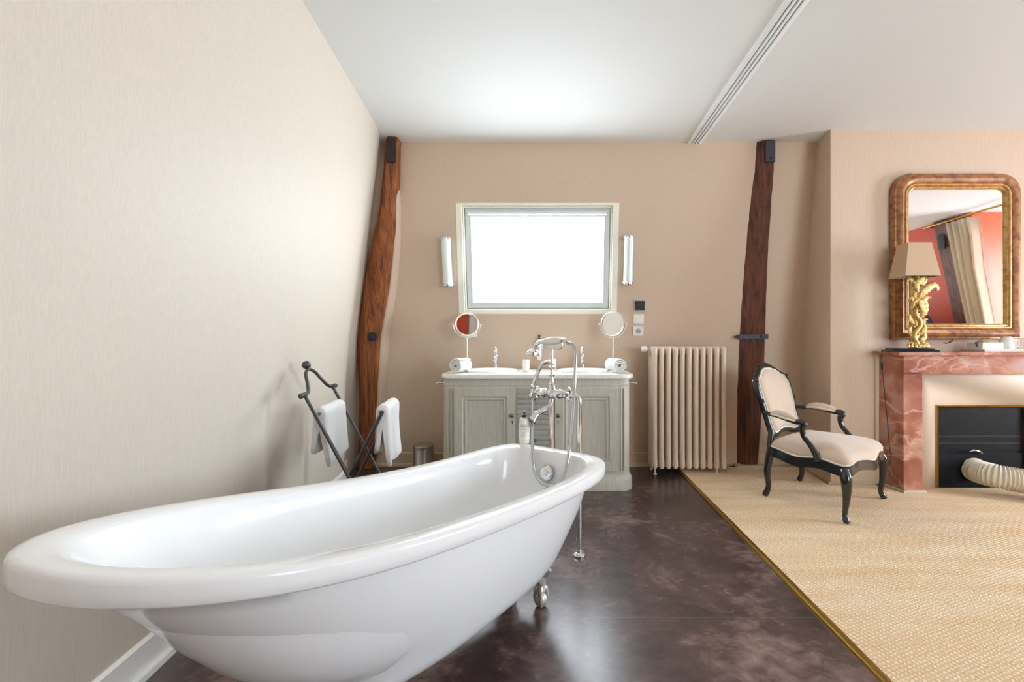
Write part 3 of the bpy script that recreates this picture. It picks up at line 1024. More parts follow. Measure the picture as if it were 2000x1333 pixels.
def tap(px, label):
    Y = 3.715
    p = at(px, 719, Y)
    p.z = CT
    t = thing('basin_tap', label, 'tap', p)
    obj('tap_body', MB().lathe([(.026, 0), (.026, .008), (.018, .016), (.015, .05), (.014, .09), (.020, .105), (.023, .125), (.018, .145), (.012, .155)], p, n=22), 'chrome', t)
    obj('spout', MB().tube(spl([p + V((0, 0, .115)), p + V((0, -.04, .122)), p + V((0, -.085, .112)), p + V((0, -.105, .088))], 5), [.013] * 6 + [.012] * 5 + [.011] * 5, 14), 'chrome', t)
    obj('lever', MB().lathe([(.012, .155), (.018, .163), (.019, .172), (.013, .182), (.008, .19), (.010, .20), (.004, .208)], p, n=18).tube([p + V((0, .0, .178)), p + V((0, .03, .20)), p + V((0, .05, .206))], [.007, .006, .007], 10), 'chrome', t)
basin(fx(960, 3.475), 'white oval drop-in washbasin, the left one under the red-reflecting shaving mirror')
basin(fx(1140, 3.475), 'white oval drop-in washbasin, the right one near the radiator')
tap(968, 'chrome basin tap behind the left washbasin')
tap(1137, 'chrome basin tap behind the right washbasin')
# rolled towels
def towel_roll(p, d, r, L, label, seed):
    d = V((d[0], d[1], 0)).normalized()
    s_ = V((-d.y, d.x, 0))
    up = V((0, 0, 1))
    m = MB()
    turns, n = 3.2, 96
    r0 = .012
    sp_ = []
    for i in range(n + 1):
        a = turns * 2 * PI * i / n
        rad = r0 + (r - r0) * i / n
        sp_.append((rad * math.cos(a + seed), rad * math.sin(a + seed)))
    th = (r - r0) / turns * .44
    ins, outs = [], []
    for i, (a, b) in enumerate(sp_):
        l = math.hypot(a, b)
        ins.append((a * (l - th) / l, b * (l - th) / l))
        outs.append((a * (l + th * .7) / l, b * (l + th * .7) / l))
    ring = outs + ins[::-1]
    rr = lambda y, k: [V(p) + up * (r + th * .75) + d * y + s_ * a * k + up * b * k for a, b in ring]
    o_ = []
    lohi = [rr(0.004, .97), rr(0, .93)]
    N = len(outs)
    secs = [rr(0, .97), rr(.008, 1), rr(L * .5, 1.01), rr(L - .008, 1), rr(L, .97)]
    m.loft(secs)
    for k, sec in ((0, secs[0]), (1, secs[-1])):
        for i in range(N - 1):
            f = (sec[i], sec[i + 1], sec[2 * N - 2 - i], sec[2 * N - 1 - i])
            m.add(f, [(0, 1, 2, 3)])
    o = obj('rolled_towel', m, 'towel_white', loc=tuple(p), smooth=50)
    tag(o, label, 'towel')
towel_roll((fx(890, 3.27), 3.27, CT + .001), (.22, .8), .055, .19, 'rolled white towel on the left end of the vanity worktop', 1.0)
towel_roll((fx(1211, 3.27), 3.27, CT + .001), (-.22, .8), .055, .19, 'rolled white towel on the right end of the vanity worktop', 2.4)
# tumblers
def tumbler(px, Y, label):
    p = at(px, 720, Y)
    p.z = CT + .001
    m = MB().lathe([(.0, 0), (.026, 0), (.028, .004), (.032, .10), (.0305, .10), (.026, .008), (.0, .007)], p, n=28, cap=False)
    tag(obj('tumbler', m, 'porcelain_cream', loc=tuple(p)), label, 'tumbler')
tumbler(1027.5, 3.46, 'white tumbler on the worktop between washbasin and bath mixer')
tumbler(1079, 3.60, 'white tumbler half hidden behind the column of the bath mixer')
# wall soap dispenser
p = onwall(1053, 683, .045)
p.y = yback(p.z) - .042
t = thing('soap_dispenser', 'white soap bottle with black pump held on the wall behind the shower head', 'dispenser', (p.x, yback(p.z), p.z))
zt = p.z
obj('bottle_body', MB().lathe([(.008, -.10), (.016, -.095), (.024, -.075), (.026, -.06), (.026, .075), (.020, .088), (.012, .092)], p, n=22), 'ceramic_white', t)
obj('pump', MB().lathe([(.013, .088), (.013, .10), (.006, .102), (.006, .116), (.011, .118), (.010, .128)], p, n=16), 'black_plastic', t)
obj('wall_holder', MB().lathe([(.028, .0), (.028, .02), (.0265, .02), (.0265, .0)], p, n=22, cap=False).box((p.x - .01, p.y + .02, p.z), (p.x + .01, yback(p.z), p.z + .02)), 'chrome_soft', t)

# swivel mirrors on stands
def swivel(px, py, R, yaw, stem_px, Y, label, tilt=0):
    c = at(px, py, Y)
    b = V((c.x, Y, CT + .001))
    t = thing('shaving_mirror', label, 'mirror', b)
    d = V((math.sin(yaw), -math.cos(yaw), math.sin(tilt))).normalized()     # facing
    sd = V((0, 0, 1)).cross(d).normalized()
    up = d.cross(sd)
    obj('stand', MB().lathe([(.045, 0), (.045, .006), (.02, .014), (.010, .03), (.012, .05), (.009, .06), (.013, .075), (.010, .09), (.006, .10), (.0045, .12), (.0045, c.z - b.z - R - .02)], b, n=20), 'ring_cream', t)
    obj('height_screw', MB().lathe([(.003, 0), (.003, .012), (.008, .013), (.008, .02), (.003, .022)], b + V((0, 0, .085)), (-1, -.3, 0), 12), 'knob_pewter', t)
    # yoke
    pts = [c + (sd * math.cos(a) + V((0, 0, 1)) * math.sin(a)) * (R + .016) for a in [PI + .0 + PI * i / 20 for i in range(21)]]
    m = MB().tube(pts, .004, 8)
    for s_ in (-1, 1):
        m.tube([c + sd * s_ * (R - .004), c + sd * s_ * (R + .026)], .004, 8)
        m.ball(c + sd * s_ * (R + .028), .007, 8)
    obj('yoke', m, 'ring_cream', t)
    m = MB().lathe([(R - .010, .006), (R - .002, .011), (R + .004, .008), (R + .006, 0), (R + .004, -.008), (R - .002, -.011), (R - .010, -.006)], c, d, 48, cap=False)
    rg = obj('mirror_frame', m, 'ring_cream', t)
    obj('mirror_glass', MB().lathe([(R - .008, -.003), (R - .008, .004)], c, d, 48), 'mirror_glass', t)
swivel(912, 634, .098, .27, 912, 3.62, 'round swivel mirror on a stand reflecting red, left end of the vanity')
swivel(1197, 633, .104, -.52, 1195, 3.60, 'round swivel mirror on a stand reflecting beige, right end of the vanity')

# sconces
def sconce(pxt, pyt, pxb, pyb, label):
    a, b = onwall(pxt, pyt, .055), onwall(pxb, pyb, .055)
    x = (a.x + b.x) / 2
    a, b = V((a.x * .5 + x * .5, a.y, a.z)), V((b.x * .5 + x * .5, b.y, b.z))
    ax = (a - b).normalized()
    L = (a - b).length
    mid = (a + b) / 2
    t = thing('wall_light', label, 'lamp', (mid.x, yback(b.z), mid.z))
    r = .040
    obj('glass_tube', MB().lathe([(r, .016), (r, L - .016)], b, ax, 28), 'lamp_glass', t)
    for zz0, sg in ((0, 1), (L, -1)):
        c = b + ax * zz0
        m = MB().lathe([(r * .5, -.006), (r * .95, 0), (r * 1.06, .006), (r * 1.06, .020), (r * 1.0, .022)], c, ax * sg, 28)
        for k in range(10):
            aa = 2 * PI * k / 10
            q_ = V((0, 0, 1)).rotation_difference(ax)
            m.ball(c + ax * sg * .020 + q_ @ V((r * 1.03 * math.cos(aa), r * 1.03 * math.sin(aa), 0)), .006, 6)
        obj('end_cap', m, 'chrome', t)
    w_ = EN * -1
    mid2 = mid + w_ * .03
    q_ = ax * (L * .3)
    sx = V((.02, 0, 0))
    obj('back_plate', MB().prism([mid2 - sx - q_, mid2 + sx - q_, mid2 + sx + q_, mid2 - sx + q_], w_ * .024), 'chrome_soft', t)
sconce(869, 463, 876, 560, 'frosted tube wall light with chrome caps left of the skylight')
sconce(1229, 460, 1226, 556, 'frosted tube wall light with chrome caps right of the skylight')

# thermostat, switch, socket
def plate(name, px, py, w_, h_, m_, label, cat):
    p = onwall(px, py)
    z = p.z
    sl_ = (yback(z + .02) - yback(z - .02)) / .04
    e = V((0, sl_, 1)).normalized()
    n_ = V((0, -1, sl_)).normalized()
    t = thing(name, label, cat, p)
    X = V((1, 0, 0))
    Pl = lambda a, b, o: p + X * a + e * b + n_ * o
    R = lambda a, b, o: [Pl(-a, -b, o), Pl(a, -b, o), Pl(a, b, o), Pl(-a, b, o)]
    obj('cover_plate', MB().loft([R(w_, h_, .0005), R(w_, h_, .008), R(w_ - .003, h_ - .003, .011)], True, True), m_, t)
    return t, Pl, R, n_, p
t, Pl, R, n_, p = plate('thermostat', 1249, 597, .052, .050, 'plate_grey', 'square black thermostat with grey edge on the wall above the white switch', 'thermostat')
obj('display', MB().loft([R(.044, .042, .011), R(.044, .042, .0135)], True, True), 'plate_black', t)
t, Pl, R, n_, p = plate('light_switch', 1247, 623, .047, .043, 'plate_white', 'white light switch between the thermostat and the power socket', 'switch')
for s_ in (-1, 1):
    obj('rocker', MB().loft([[Pl(s_ * .0125 + a, b, o) for a, b in ((-.011, -.024), (.011, -.024), (.011, .024), (-.011, .024))] for o in (.011, .015)], True, True), 'valve_white', t, bevel=.001)
t, Pl, R, n_, p = plate('power_socket', 1246, 647, .047, .043, 'plate_white', 'white round-well power socket below the switch beside the radiator', 'socket')
o = obj('socket_well', MB().lathe([(.024, .0108), (.024, .014), (.021, .014), (.020, .0112)], p, n_, 28), 'plate_grey', t)
for s_ in (-1, 1):
    obj('pin_hole', MB().lathe([(.0035, .0112), (.0035, .0125)], Pl(s_ * .0095, 0, 0), n_, 10), 'ink_dark', o)
t, Pl, R, n_, p = plate('power_socket', 915.5, 650, .075, .040, 'plate_white', 'wide white socket plate on the wall behind the left swivel mirror', 'socket')

# ------------------------------------------------------------------ radiator
RZ0, RZ1 = .045, 1.105
nsec = 11
rx0, rx1 = fx(1272, 3.62), fx(1420, 3.62)
pitch = (rx1 - rx0) / (nsec)
RAD = thing('radiator', 'tall beige cast-iron column radiator on the back wall beside the vanity', 'radiator', ((rx0 + rx1) / 2, 3.69, 0))
for i in range(nsec):
    x = rx0 + pitch * (i + .5)
    m = MB()
    ys_ = [3.62, 3.667, 3.714, 3.761]
    for y in ys_:
        pr = [(.0, RZ0), (.014, RZ0 + .004), (.0205, RZ0 + .02), (.021, RZ0 + .05), (.0205, RZ1 - .05), (.021, RZ1 - .02), (.014, RZ1 - .004), (.0, RZ1)]
        m.lathe(pr, (x, y, 0), n=14)
    for z in (RZ0 + .045, RZ1 - .045):
        m.loft([[V((x + a * .021, y, z + b * .035)) for a, b in ((-1, -.8), (-.4, -1), (.4, -1), (1, -.8), (1, .8), (.4, 1), (-.4, 1), (-1, .8))] for y in (3.612, 3.769)], True, True)
        m.tube([V((x - pitch / 2 - .001, 3.69, z)), V((x + pitch / 2 + .001, 3.69, z))], .024, 14)
    obj('section', m, 'radiator_paint', RAD, smooth=50)
for x in (rx0 + pitch * .55, rx1 - pitch * 1.5):
    cz_ = .010 if x > CXL + .03 else 0
    for y in (3.62, 3.761):
        obj('foot', MB().lathe([(.016, cz_), (.016, cz_ + .006), (.007, cz_ + .010), (.007, .06)], (x, y, 0), n=14), 'radiator_paint', RAD)
zv = EYE - (682 - CY) * 3.69 / FPX
m = MB().tube([V((rx0 - .03, 3.69, zv)), V((rx0 + .005, 3.69, zv))], .014, 14)
obj('valve_body', m, 'chrome_soft', RAD)
obj('thermostat_head', MB().lathe([(.018, 0), (.024, .008), (.026, .03), (.024, .046), (.012, .052)], (rx0 - .02, 3.69, zv), (-1, 0, 0), 20), 'valve_white', RAD)
m = MB().tube(spl([V((rx1 - .002, 3.70, .10)), V((rx1 + .03, 3.70, .10)), V((rx1 + .045, 3.72, .10)), V((rx1 + .045, 3.858, .10))], 5), .011, 12)
m.lathe([(.017, 0), (.017, .02)], (rx1 + .012, 3.70, .10), (1, 0, 0), 8)
obj('return_pipe', m, 'radiator_paint', RAD)

# ------------------------------------------------------------------ waste bin
p = V((fx(827, 3.66), 3.66, 0))
t = thing('pedal_bin', 'small brushed steel pedal bin on the floor left of the vanity', 'bin', p)
obj('bin_body', MB().lathe([(.084, 0), (.086, .004), (.086, .02), (.085, .022), (.085, .215), (.088, .218), (.088, .226)], p, n=36), 'steel_brushed', t)
obj('lid', MB().lathe([(.088, .228), (.090, .234), (.088, .246), (.070, .256), (.03, .261), (.002, .262)], p, n=36), 'steel_brushed', t)
obj('pedal', MB().box((p.x - .02, p.y - .115, .008), (p.x + .02, p.y - .083, .018)), 'black_plastic', t, bevel=.003)

# ------------------------------------------------------------------ folding towel rack
YN, YF = 2.20, 2.622
rk = thing('towel_rack', 'folding dark iron towel rack with ball finial between bathtub and left wall', 'towel rack', (-1.08, 2.41, 0))
dsh = V((-.073, YF - YN, 0))                       # near frame to far frame
A_t, A_b = at(595, 772, YN), V((at(767, 1095, YN).x, YN, 0.010))
B_t, B_b = at(744, 806, YN), V((at(600, 1095, YN).x, YN, 0.010))
off = V((0, .018, 0))
LR = .0095
for k, dd in enumerate((V((0, 0, 0)), dsh)):
    obj('leg', MB().tube([A_t + dd, A_b + dd], LR, 12), 'rack_iron', rk)
    ins = off if k == 0 else -off
    obj('leg', MB().tube([B_t + dd + ins, B_b + dd + ins], LR, 12), 'rack_iron', rk)
    x = (A_t + dd).lerp(A_b + dd, .55)
# crest
mid = A_t + dsh * .5
ext = dsh.normalized()
m = MB()
upA = (A_t - A_b).normalized()
cr = spl([A_t, A_t + ext * .06 + upA * .012, A_t + ext * .10 + upA * .05, A_t + ext * .15 + upA * .115, mid + upA * .135, A_t + dsh - ext * .15 + upA * .115, A_t + dsh - ext * .10 + upA * .05, A_t + dsh - ext * .06 + upA * .012, A_t + dsh], 6)
m.tube(cr, .0095, 12)
obj('crest', m, 'rack_iron', rk)
obj('ball_finial', MB().ball(mid + upA * .165, .024, 16).tube([mid + upA * .13, mid + upA * .15], .009, 10), 'rack_iron', rk)
for s_, q in ((-1, A_t), (1, A_t + dsh)):
    obj('end_finial', MB().tube([q + ext * s_ * -.01, q + ext * s_ * .045], .014, 14).ball(q + ext * s_ * .045, .0145, 12), 'rack_iron', rk)
# bars
bA = A_t.lerp(A_b, .145)
bA = at(622, 812, YN); 
kA = (A_t.z - bA.z) / (A_t.z - A_b.z)
bA = A_t.lerp(A_b, kA)
bars = [(bA, bA + dsh), (B_t + off * 0, B_t + dsh), (A_t.lerp(A_b, .85), A_t.lerp(A_b, .85) + dsh), (B_t.lerp(B_b, .85), B_t.lerp(B_b, .85) + dsh)]
for a, b in bars:
    obj('cross_bar', MB().tube([a, b], .0085, 12), 'rack_iron', rk)
# towels over the bars
def drape(a, b, k0, k1, lf, lr_, label, seed, th=.026):
    """towel folded over the bar a-b between fractions k0 and k1; hangs lf on +X side, lr_ on the other"""
    p0, p1 = a.lerp(b, k0), a.lerp(b, k1)
    ax = (p1 - p0).normalized()
    sx = V((ax.y, -ax.x, 0)).normalized()
    rnd = random.Random(seed)
    m = MB()
    nseg = 14
    rings = []
    ri = .011
    for i in range(nseg + 1):
        f = i / nseg
        c = p0.lerp(p1, f)
        w1 = .013 * math.sin(f * 8 + seed) + .006 * math.sin(f * 19 + seed * 2)
        w2 = .013 * math.sin(f * 7 + 2 * seed)
        inn, out = [], []
        N = 12
        def sec(rad, e):
            P = []
            for j in range(8):
                h = 1 - j / 8
                P.append(c + sx * (-rad - .010 * h * h - w2 * h) + V((0, 0, -(lr_ + .012 * math.sin(f * 3 + seed)) * h - e * h)))
            for j in range(9):
                g = PI - PI * j / 8
                P.append(c + sx * rad * math.cos(g) + V((0, 0, rad * math.sin(g) * 1.0)))
            for j in range(1, 9):
                h = j / 8
                P.append(c + sx * (rad + .012 * h * h + w1 * h) + V((0, 0, -(lf + .014 * math.sin(f * 2.5 + seed)) * h - e * h)))
            return P
        I, O = sec(ri, 0), sec(ri + th * (1 - .10 * (1 + math.cos(f * 4 * PI)) / 2), .0)
        rings.append(O + I[::-1])
    m.loft(rings, True, True)
    loc = (p0 + p1) / 2
    o = obj('draped_towel', m, 'towel_white', loc=tuple(loc), smooth=60, bevel=0)
    md = o.modifiers.new('sub', 'SUBSURF'); md.levels = 1; md.render_levels = 1
    tag(o, label, 'towel')
drape(*bars[0], .10, .93, .28, .21, 'white towel hanging over the left bar of the towel rack', 1.3)
drape(*bars[1], .05, .80, .30, .215, 'white towel hanging over the right bar of the towel rack', 2.7)

# ------------------------------------------------------------------ armchair
CH = thing('armchair', 'black-framed French armchair in beige velvet beside the fireplace', 'armchair', (1.955, 3.034, .011), math.radians(36.5))
def both(f):
    for s_ in (-1, 1): f(s_)
prof8 = [(math.cos(2 * PI * j / 12), math.sin(2 * PI * j / 12)) for j in range(12)]
def legf(s_):
    pts = spl([(s_ * .318, -.238, .335), (s_ * .338, -.256, .295), (s_ * .346, -.266, .24), (s_ * .338, -.262, .14), (s_ * .330, -.252, .06), (s_ * .343, -.262, .022), (s_ * .350, -.268, .012)], 5)
    r = spl1([.026, .033, .030, .021, .0155, .020, .019], 5)
    m = MB().tube(pts, r, 14)
    m.ball((s_ * .347, -.266, .016), .021, 12, (1, 1, .76))
    lg = obj('front_leg', m, 'black_lacquer', CH, local=True, smooth=60)
    m = MB()
    for k in range(5):
        a = -PI / 2 + s_ * .7 + (k - 2) * .35
        m.ball((s_ * .340 + .027 * math.cos(a), -.258 + .027 * math.sin(a), .275 - .012 * abs(k - 2)), .009, 8, (1, 1, 1.9))
    obj('leg_carving', m, 'black_lacquer', lg, local=True)
both(legf)
def legb(s_):
    pts = spl([(s_ * .262, .235, .36), (s_ * .266, .250, .28), (s_ * .270, .262, .18), (s_ * .272, .252, .08), (s_ * .276, .268, .022), (s_ * .279, .276, .012)], 5)
    r = spl1([.028, .028, .024, .019, .021, .019], 5)
    obj('back_leg', MB().tube(pts, r, 14).ball((s_ * .278, .274, .015), .020, 12, (1, 1, .75)), 'black_lacquer', CH, local=True, smooth=60)
both(legb)
# serpentine seat rail
def seat_pts(k=1.0, z=.33, wav=1.0):
    P = []
    base = [(-.33, -.25), (-.20, -.275), (-.10, -.292), (0, -.305), (.10, -.292), (.20, -.275), (.33, -.25), (.322, -.10), (.312, .04), (.285, .17), (.262, .235), (.13, .25), (0, .252), (-.13, .25), (-.262, .235), (-.285, .17), (-.312, .04), (-.322, -.10)]
    dz = [-.01, .012, .005, -.012, .005, .012, -.01, .006, -.014, .002, .012, .01, .01, .01, .012, .002, -.014, .006]
    return [V((x * k, y * k, z + d * wav)) for (x, y), d in zip(base, dz)]
ring = spl(seat_pts(), 5, True)
pr = [(-.014, -.034), (.012, -.034), (.020, -.022), (.016, -.008), (.022, .004), (.020, .018), (.010, .028), (-.014, .030)]
pr = [(-a, b) for a, b in pr]
m = MB().sweep(ring, pr, up=(0, 0, 1), closed=True)
obj('seat_frame', m, 'black_lacquer', CH, local=True, smooth=50)
# seat cushion
cr_ = []
for k, dz in ((.985, .355), (1.01, .372), (1.015, .392), (.98, .415), (.90, .435), (.75, .452), (.55, .462), (.3, .468), (.02, .470)):
    q = spl(seat_pts(k, 0, .6), 4, True)
    cr_.append([V((p.x, p.y - .004, p.z * (.4 if k > .9 else 0) + dz - .010)) for p in q])
obj('seat_cushion', MB().loft(cr_, True, True), 'velvet_beige', CH, local=True, smooth=80)
q = spl(seat_pts(1.005, .362, 1.0), 5, True)
obj('seat_braid', MB().tube(q, .0075, 8, closed=True), 'braid_cream', CH, local=True)
# back: frame outline in the leaning plane
bk0, lean_a = .262, math.radians(17)
def BK(x, h, o=0):
    """x across, h up the back from the seat rail, o towards the front; slightly curved across"""
    y = bk0 + h * math.sin(lean_a) - o * math.cos(lean_a) - .9 * x * x * .5
    return V((x, y, .405 + h * math.cos(lean_a) + o * math.sin(lean_a)))
half = [(0, .552), (.06, .548), (.115, .528), (.16, .497), (.205, .478), (.238, .445), (.247, .39), (.240, .30), (.226, .20), (.222, .10), (.205, .045), (.15, .03), (.08, .045), (0, .052)]
outl = half + [(-x, h) for x, h in half[-2:0:-1]]
def outline(k, o, dh=0):
    return [BK(x * k, .29 + (h - .29) * k + dh, o) for x, h in outl]
ring = spl(outline(1.0, .0), 4, True)
pr = [(-.017, -.016), (-.006, -.021), (.010, -.018), (.019, -.008), (.020, .006), (.012, .017), (.0, .020), (-.012, .018), (-.018, .008)]
fwd = V((0, -math.cos(lean_a), math.sin(lean_a)))
bf = obj('back_frame', MB().sweep(ring, pr, up=fwd, closed=True), 'black_lacquer', CH, local=True, smooth=50)
m = MB()
for x, h in ((0, .572), (.03, .567), (-.03, .567), (.06, .556), (-.06, .556)):
    m.ball(BK(x, h, .012), .016, 8, (1.2, .8, .8))
obj('crest_carving', m, 'black_lacquer', bf, local=True)
for s_ in (-1, 1):
    obj('shoulder_carving', MB().ball(BK(s_ * .243, .45, .012), .016, 10, (1, 1, 2.0)), 'black_lacquer', bf, local=True)
    obj('side_carving', MB().ball(BK(s_ * .250, .29, .012), .012, 8, (1, 1, 2.0)), 'black_lacquer', bf, local=True)
rs = []
for k, o in ((.90, -.012), (.93, .006), (.925, .016), (.89, .030), (.80, .042), (.6, .050), (.3, .054), (.02, .055)):
    rs.append(spl(outline(k, o), 4, True))
obj('back_cushion', MB().loft(rs, True, True), 'velvet_beige', CH, local=True, smooth=80)
rs = [spl(outline(k, o), 4, True) for k, o in ((.92, -.004), (.92, -.016), (.80, -.024), (.02, -.026))]
obj('back_cloth', MB().loft(rs, False, True), 'velvet_beige', CH, local=True, smooth=80)
obj('back_braid', MB().tube(spl(outline(.925, .017), 5, True), .0075, 8, closed=True), 'braid_cream', CH, local=True)
# stiles from the back frame down to the rear legs
def stile(s_):
    pts = spl([(s_ * .262, .238, .33), (s_ * .250, .250, .38), BK(s_ * .222, .06), BK(s_ * .224, .12)], 5)
    obj('stile', MB().tube(pts, spl1([.028, .024, .022, .018], 5), 12), 'black_lacquer', CH, local=True, smooth=60)
both(stile)
# arms
def arm(s_):
    a0 = BK(s_ * .236, .215, 0)
    pts = spl([a0, (s_ * .272, .245, .605), (s_ * .310, .165, .606), (s_ * .330, .075, .592), (s_ * .334, .03, .588), (s_ * .332, .0, .588), (s_ * .329, -.012, .574), (s_ * .326, .0, .545), (s_ * .322, -.01, .49), (s_ * .320, -.05, .44), (s_ * .322, -.085, .385), (s_ * .326, -.10, .345)], 6)
    r = spl1([.014, .0145, .016, .017, .020, .023, .024, .020, .017, .018, .023, .026], 6)
    ar = obj('arm', MB().tube(pts, r, 12), 'black_lacquer', CH, local=True, smooth=60)
    m = MB()
    for dy in (-.012, 0, .012):
        m.ball((s_ * .332, -.004 + dy, .592), .015, 10, (1.3, .7, .8))
    obj('arm_scroll', m, 'black_lacquer', ar, local=True)
    pad = spl([(s_ * .280, .225, .618), (s_ * .305, .165, .624), (s_ * .328, .085, .614), (s_ * .334, .030, .604)], 6)
    sc = [(max(.02, math.sin(PI * (i + .35) / (len(pad) - .3)) ** .5) * .037, max(.02, math.sin(PI * (i + .35) / (len(pad) - .3)) ** .6) * .028) for i in range(len(pad))]
    pd = obj('arm_pad', MB().sweep(pad, prof8, up=(0, 0, 1), scales=sc), 'velvet_beige', CH, local=True, smooth=80)
    br_ = []
    for sgn in (1, -1):
        idx = range(len(pad)) if sgn == 1 else range(len(pad) - 1, -1, -1)
        for i in idx:
            t_ = (pad[min(i + 1, len(pad) - 1)] - pad[max(i - 1, 0)]).normalized()
            sd = t_.cross(V((0, 0, 1))).normalized()
            br_.append(pad[i] + sd * sgn * sc[i][0] * .98 - V((0, 0, .010)))
    obj('pad_braid', MB().tube(br_, .0065, 8, closed=True), 'braid_cream', pd, local=True)
both(arm)

# ------------------------------------------------------------------ fireplace
FY, FX0, FX1 = 3.165, 2.656, 4.03
MT = 1.068
FP = thing('fireplace', 'red marble fireplace mantel with brass-framed black shutter on the right', 'fireplace', ((FX0 + FX1) / 2, 3.27, 0.0))
m = MB().prism([V((2.578, CYF - .001, MT - .027)), V((2.590, FY - .035, MT - .027)), V((FX1 + .08, FY - .035, MT - .027)), V((FX1 + .08, CYF - .001, MT - .027))], (0, 0, .027))
obj('mantel_shelf', m, 'red_marble', FP, bevel=.004)
zl = EYE - (731 - CY) * FY / FPX
m = MB().box((FX0, FY + .004, zl), (FX1, CYF - .002, MT - .027))
obj('lintel', m, 'red_marble', FP, bevel=.003)
jw = .145
for x0_, x1_ in ((FX0, FX0 + jw), (FX1 - jw, FX1)):
    left = x0_ == FX0
    m = MB().box((x0_, FY + .006, .0), (x1_, FY + .06, zl - .008))
    jb = obj('jamb', m, 'red_marble', FP, bevel=.003)
    m = MB().box((x0_ - .004, FY, .0), (x1_ + .004, FY + .05, .112))
    obj('plinth_block', m, 'red_marble', jb, bevel=.002)
    m = MB().box((x0_ - .004, FY + .0, zl - .010), (x1_ + .004, FY + .06, zl - .001))
    obj('capital_fillet', m, 'red_marble', jb, bevel=.002)
    xs = 2.62 if left else FX1 + .036
    xo = x0_ + .002 if left else x1_ - .002
    a = [V((xs, CYF - .001, 0)), V((xo, FY + .012, 0)), V((xo + (.03 if left else -.03), FY + .012, 0)), V((xs + (.03 if left else -.03), CYF - .001, 0))]
    obj('side_panel', MB().prism(a, (0, 0, MT - .028)), 'red_marble', FP)
    a = [V((xs - .022 if left else xs, CYF - .001, 0)), V((xs - .022 if left else xs, CYF - .02, 0)), V((xs if left else xs + .022, CYF - .02, 0)), V((xs if left else xs + .022, CYF - .001, 0))]
    obj('side_fillet', MB().prism(a, (0, 0, MT - .028)), 'plaster_beige', FP)
# painted base strip round the jamb foot
m = MB().box((FX0 - .012, FY - .014, .0), (FX0 + jw + .012, FY + .004, .026))
m.prism([V((2.60, CYF - .03, 0)), V((FX0 - .012, FY - .014, 0)), V((FX0 + .004, FY - .012, 0)), V((2.618, CYF - .03, 0))], (0, 0, .026))
obj('base_strip', m, 'plaster_beige', FP)
# splayed plaster surround
OX0, OX1, OZ = 2.972, 3.71, .657
OY = 3.268
xi0, xi1 = FX0 + jw, FX1 - jw
m = MB()
def quad(a, b, c, d): m.add([a, b, c, d], [(0, 1, 2, 3)])
YI = FY + .03
quad(V((xi0, YI, 0)), V((OX0, OY, 0)), V((OX0, OY, OZ)), V((xi0, YI, zl)))
quad(V((xi0, YI, zl)), V((OX0, OY, OZ)), V((OX1, OY, OZ)), V((xi1, YI, zl)))
quad(V((xi1, YI, zl)), V((OX1, OY, OZ)), V((OX1, OY, 0)), V((xi1, YI, 0)))
so = obj('plaster_surround', m, 'plaster_beige', FP, smooth=10)
so.modifiers.new('solid', 'SOLIDIFY').thickness = .012
m = MB()
def bar(pts):
    pr_ = [(-.012, -.006), (.012, -.006), (.012, .006), (.006, .014), (0, .008), (-.006, .014), (-.012, .006)]
    m.sweep(pts, pr_, up=(0, -1, 0))
y_ = OY - .006
m.sweep([V((OX0 + .012, y_, 0.0)), V((OX0 + .012, y_, OZ - .012)), V((OX1 - .012, y_, OZ - .012)), V((OX1 - .012, y_, 0.0))], [(-.014, -.006), (.014, -.006), (.014, .006), (.006, .016), (0, .009), (-.006, .016), (-.014, .006)], up=(0, -1, 0))
obj('brass_frame', m, 'brass', FP, smooth=20)
m = MB().box((OX0 + .02, OY + .012, .012), (OX1 - .05, OY + .03, OZ - .02))
m.box((OX0 + .02, OY + .006, .30), (OX1 - .05, OY + .013, OZ - .02))
sh = obj('shutter', m, 'shutter_black', FP, bevel=.001)
z885 = EYE - (886 - CY) * 3.27 / FPX
m = MB().box((OX0 + .022, OY + .000, .012), (OX1 - .05, OY + .011, z885))
obj('lower_plate', m, 'shutter_black', sh, bevel=.002)
m = MB()
for z in (z885 + .075, z885 + .13):
    m.box((OX0 + .022, OY + .002, z), (OX1 - .05, OY + .008, z + .006))
obj('shutter_slat', m, 'black_iron', sh)
m = MB().box((OX1 - .05, OY + .03, .012), (OX1 - .02, OY + .06, OZ - .02))
obj('firebox_side', m, 'black_iron', FP)
p = at(1898, 878, 3.26)
m = MB().tube(spl([p + V((-.02, 0, -.02)), p + V((0, -.012, -.004)), p + V((.04, -.012, -.012)), p + V((.08, 0, -.03))], 5), .006, 8)
obj('shutter_handle', m, 'chrome_soft', sh)

# flexible duct out of the fireplace
m = MB()
dp = spl([(3.275, 3.262, .155), (3.265, 3.20, .150), (3.290, 3.10, .150), (3.40, 3.02, .140), (3.56, 2.95, .115), (3.76, 2.86, .105), (4.0, 2.75, .105)], 24)
q_, acc = [dp[0]], 0.0
for u_, v_ in zip(dp, dp[1:]):
    seg = (v_ - u_).length
    while acc + seg >= .0045:
        k_ = (.0045 - acc) / seg
        u_ = u_.lerp(v_, k_)
        seg = (v_ - u_).length
        acc = 0.0
        q_.append(u_)
    acc += seg
dp = q_
rr = [.082 + .006 * math.cos(i * 2 * PI / 4) for i in range(len(dp))]
m.tube(dp, rr, 28, caps=True)
tag(obj('flexible_duct', m, 'duct_white', loc=(3.5, 3.0, .01), smooth=80), 'cream corrugated flexible duct leading out of the fireplace over the carpet', 'duct')

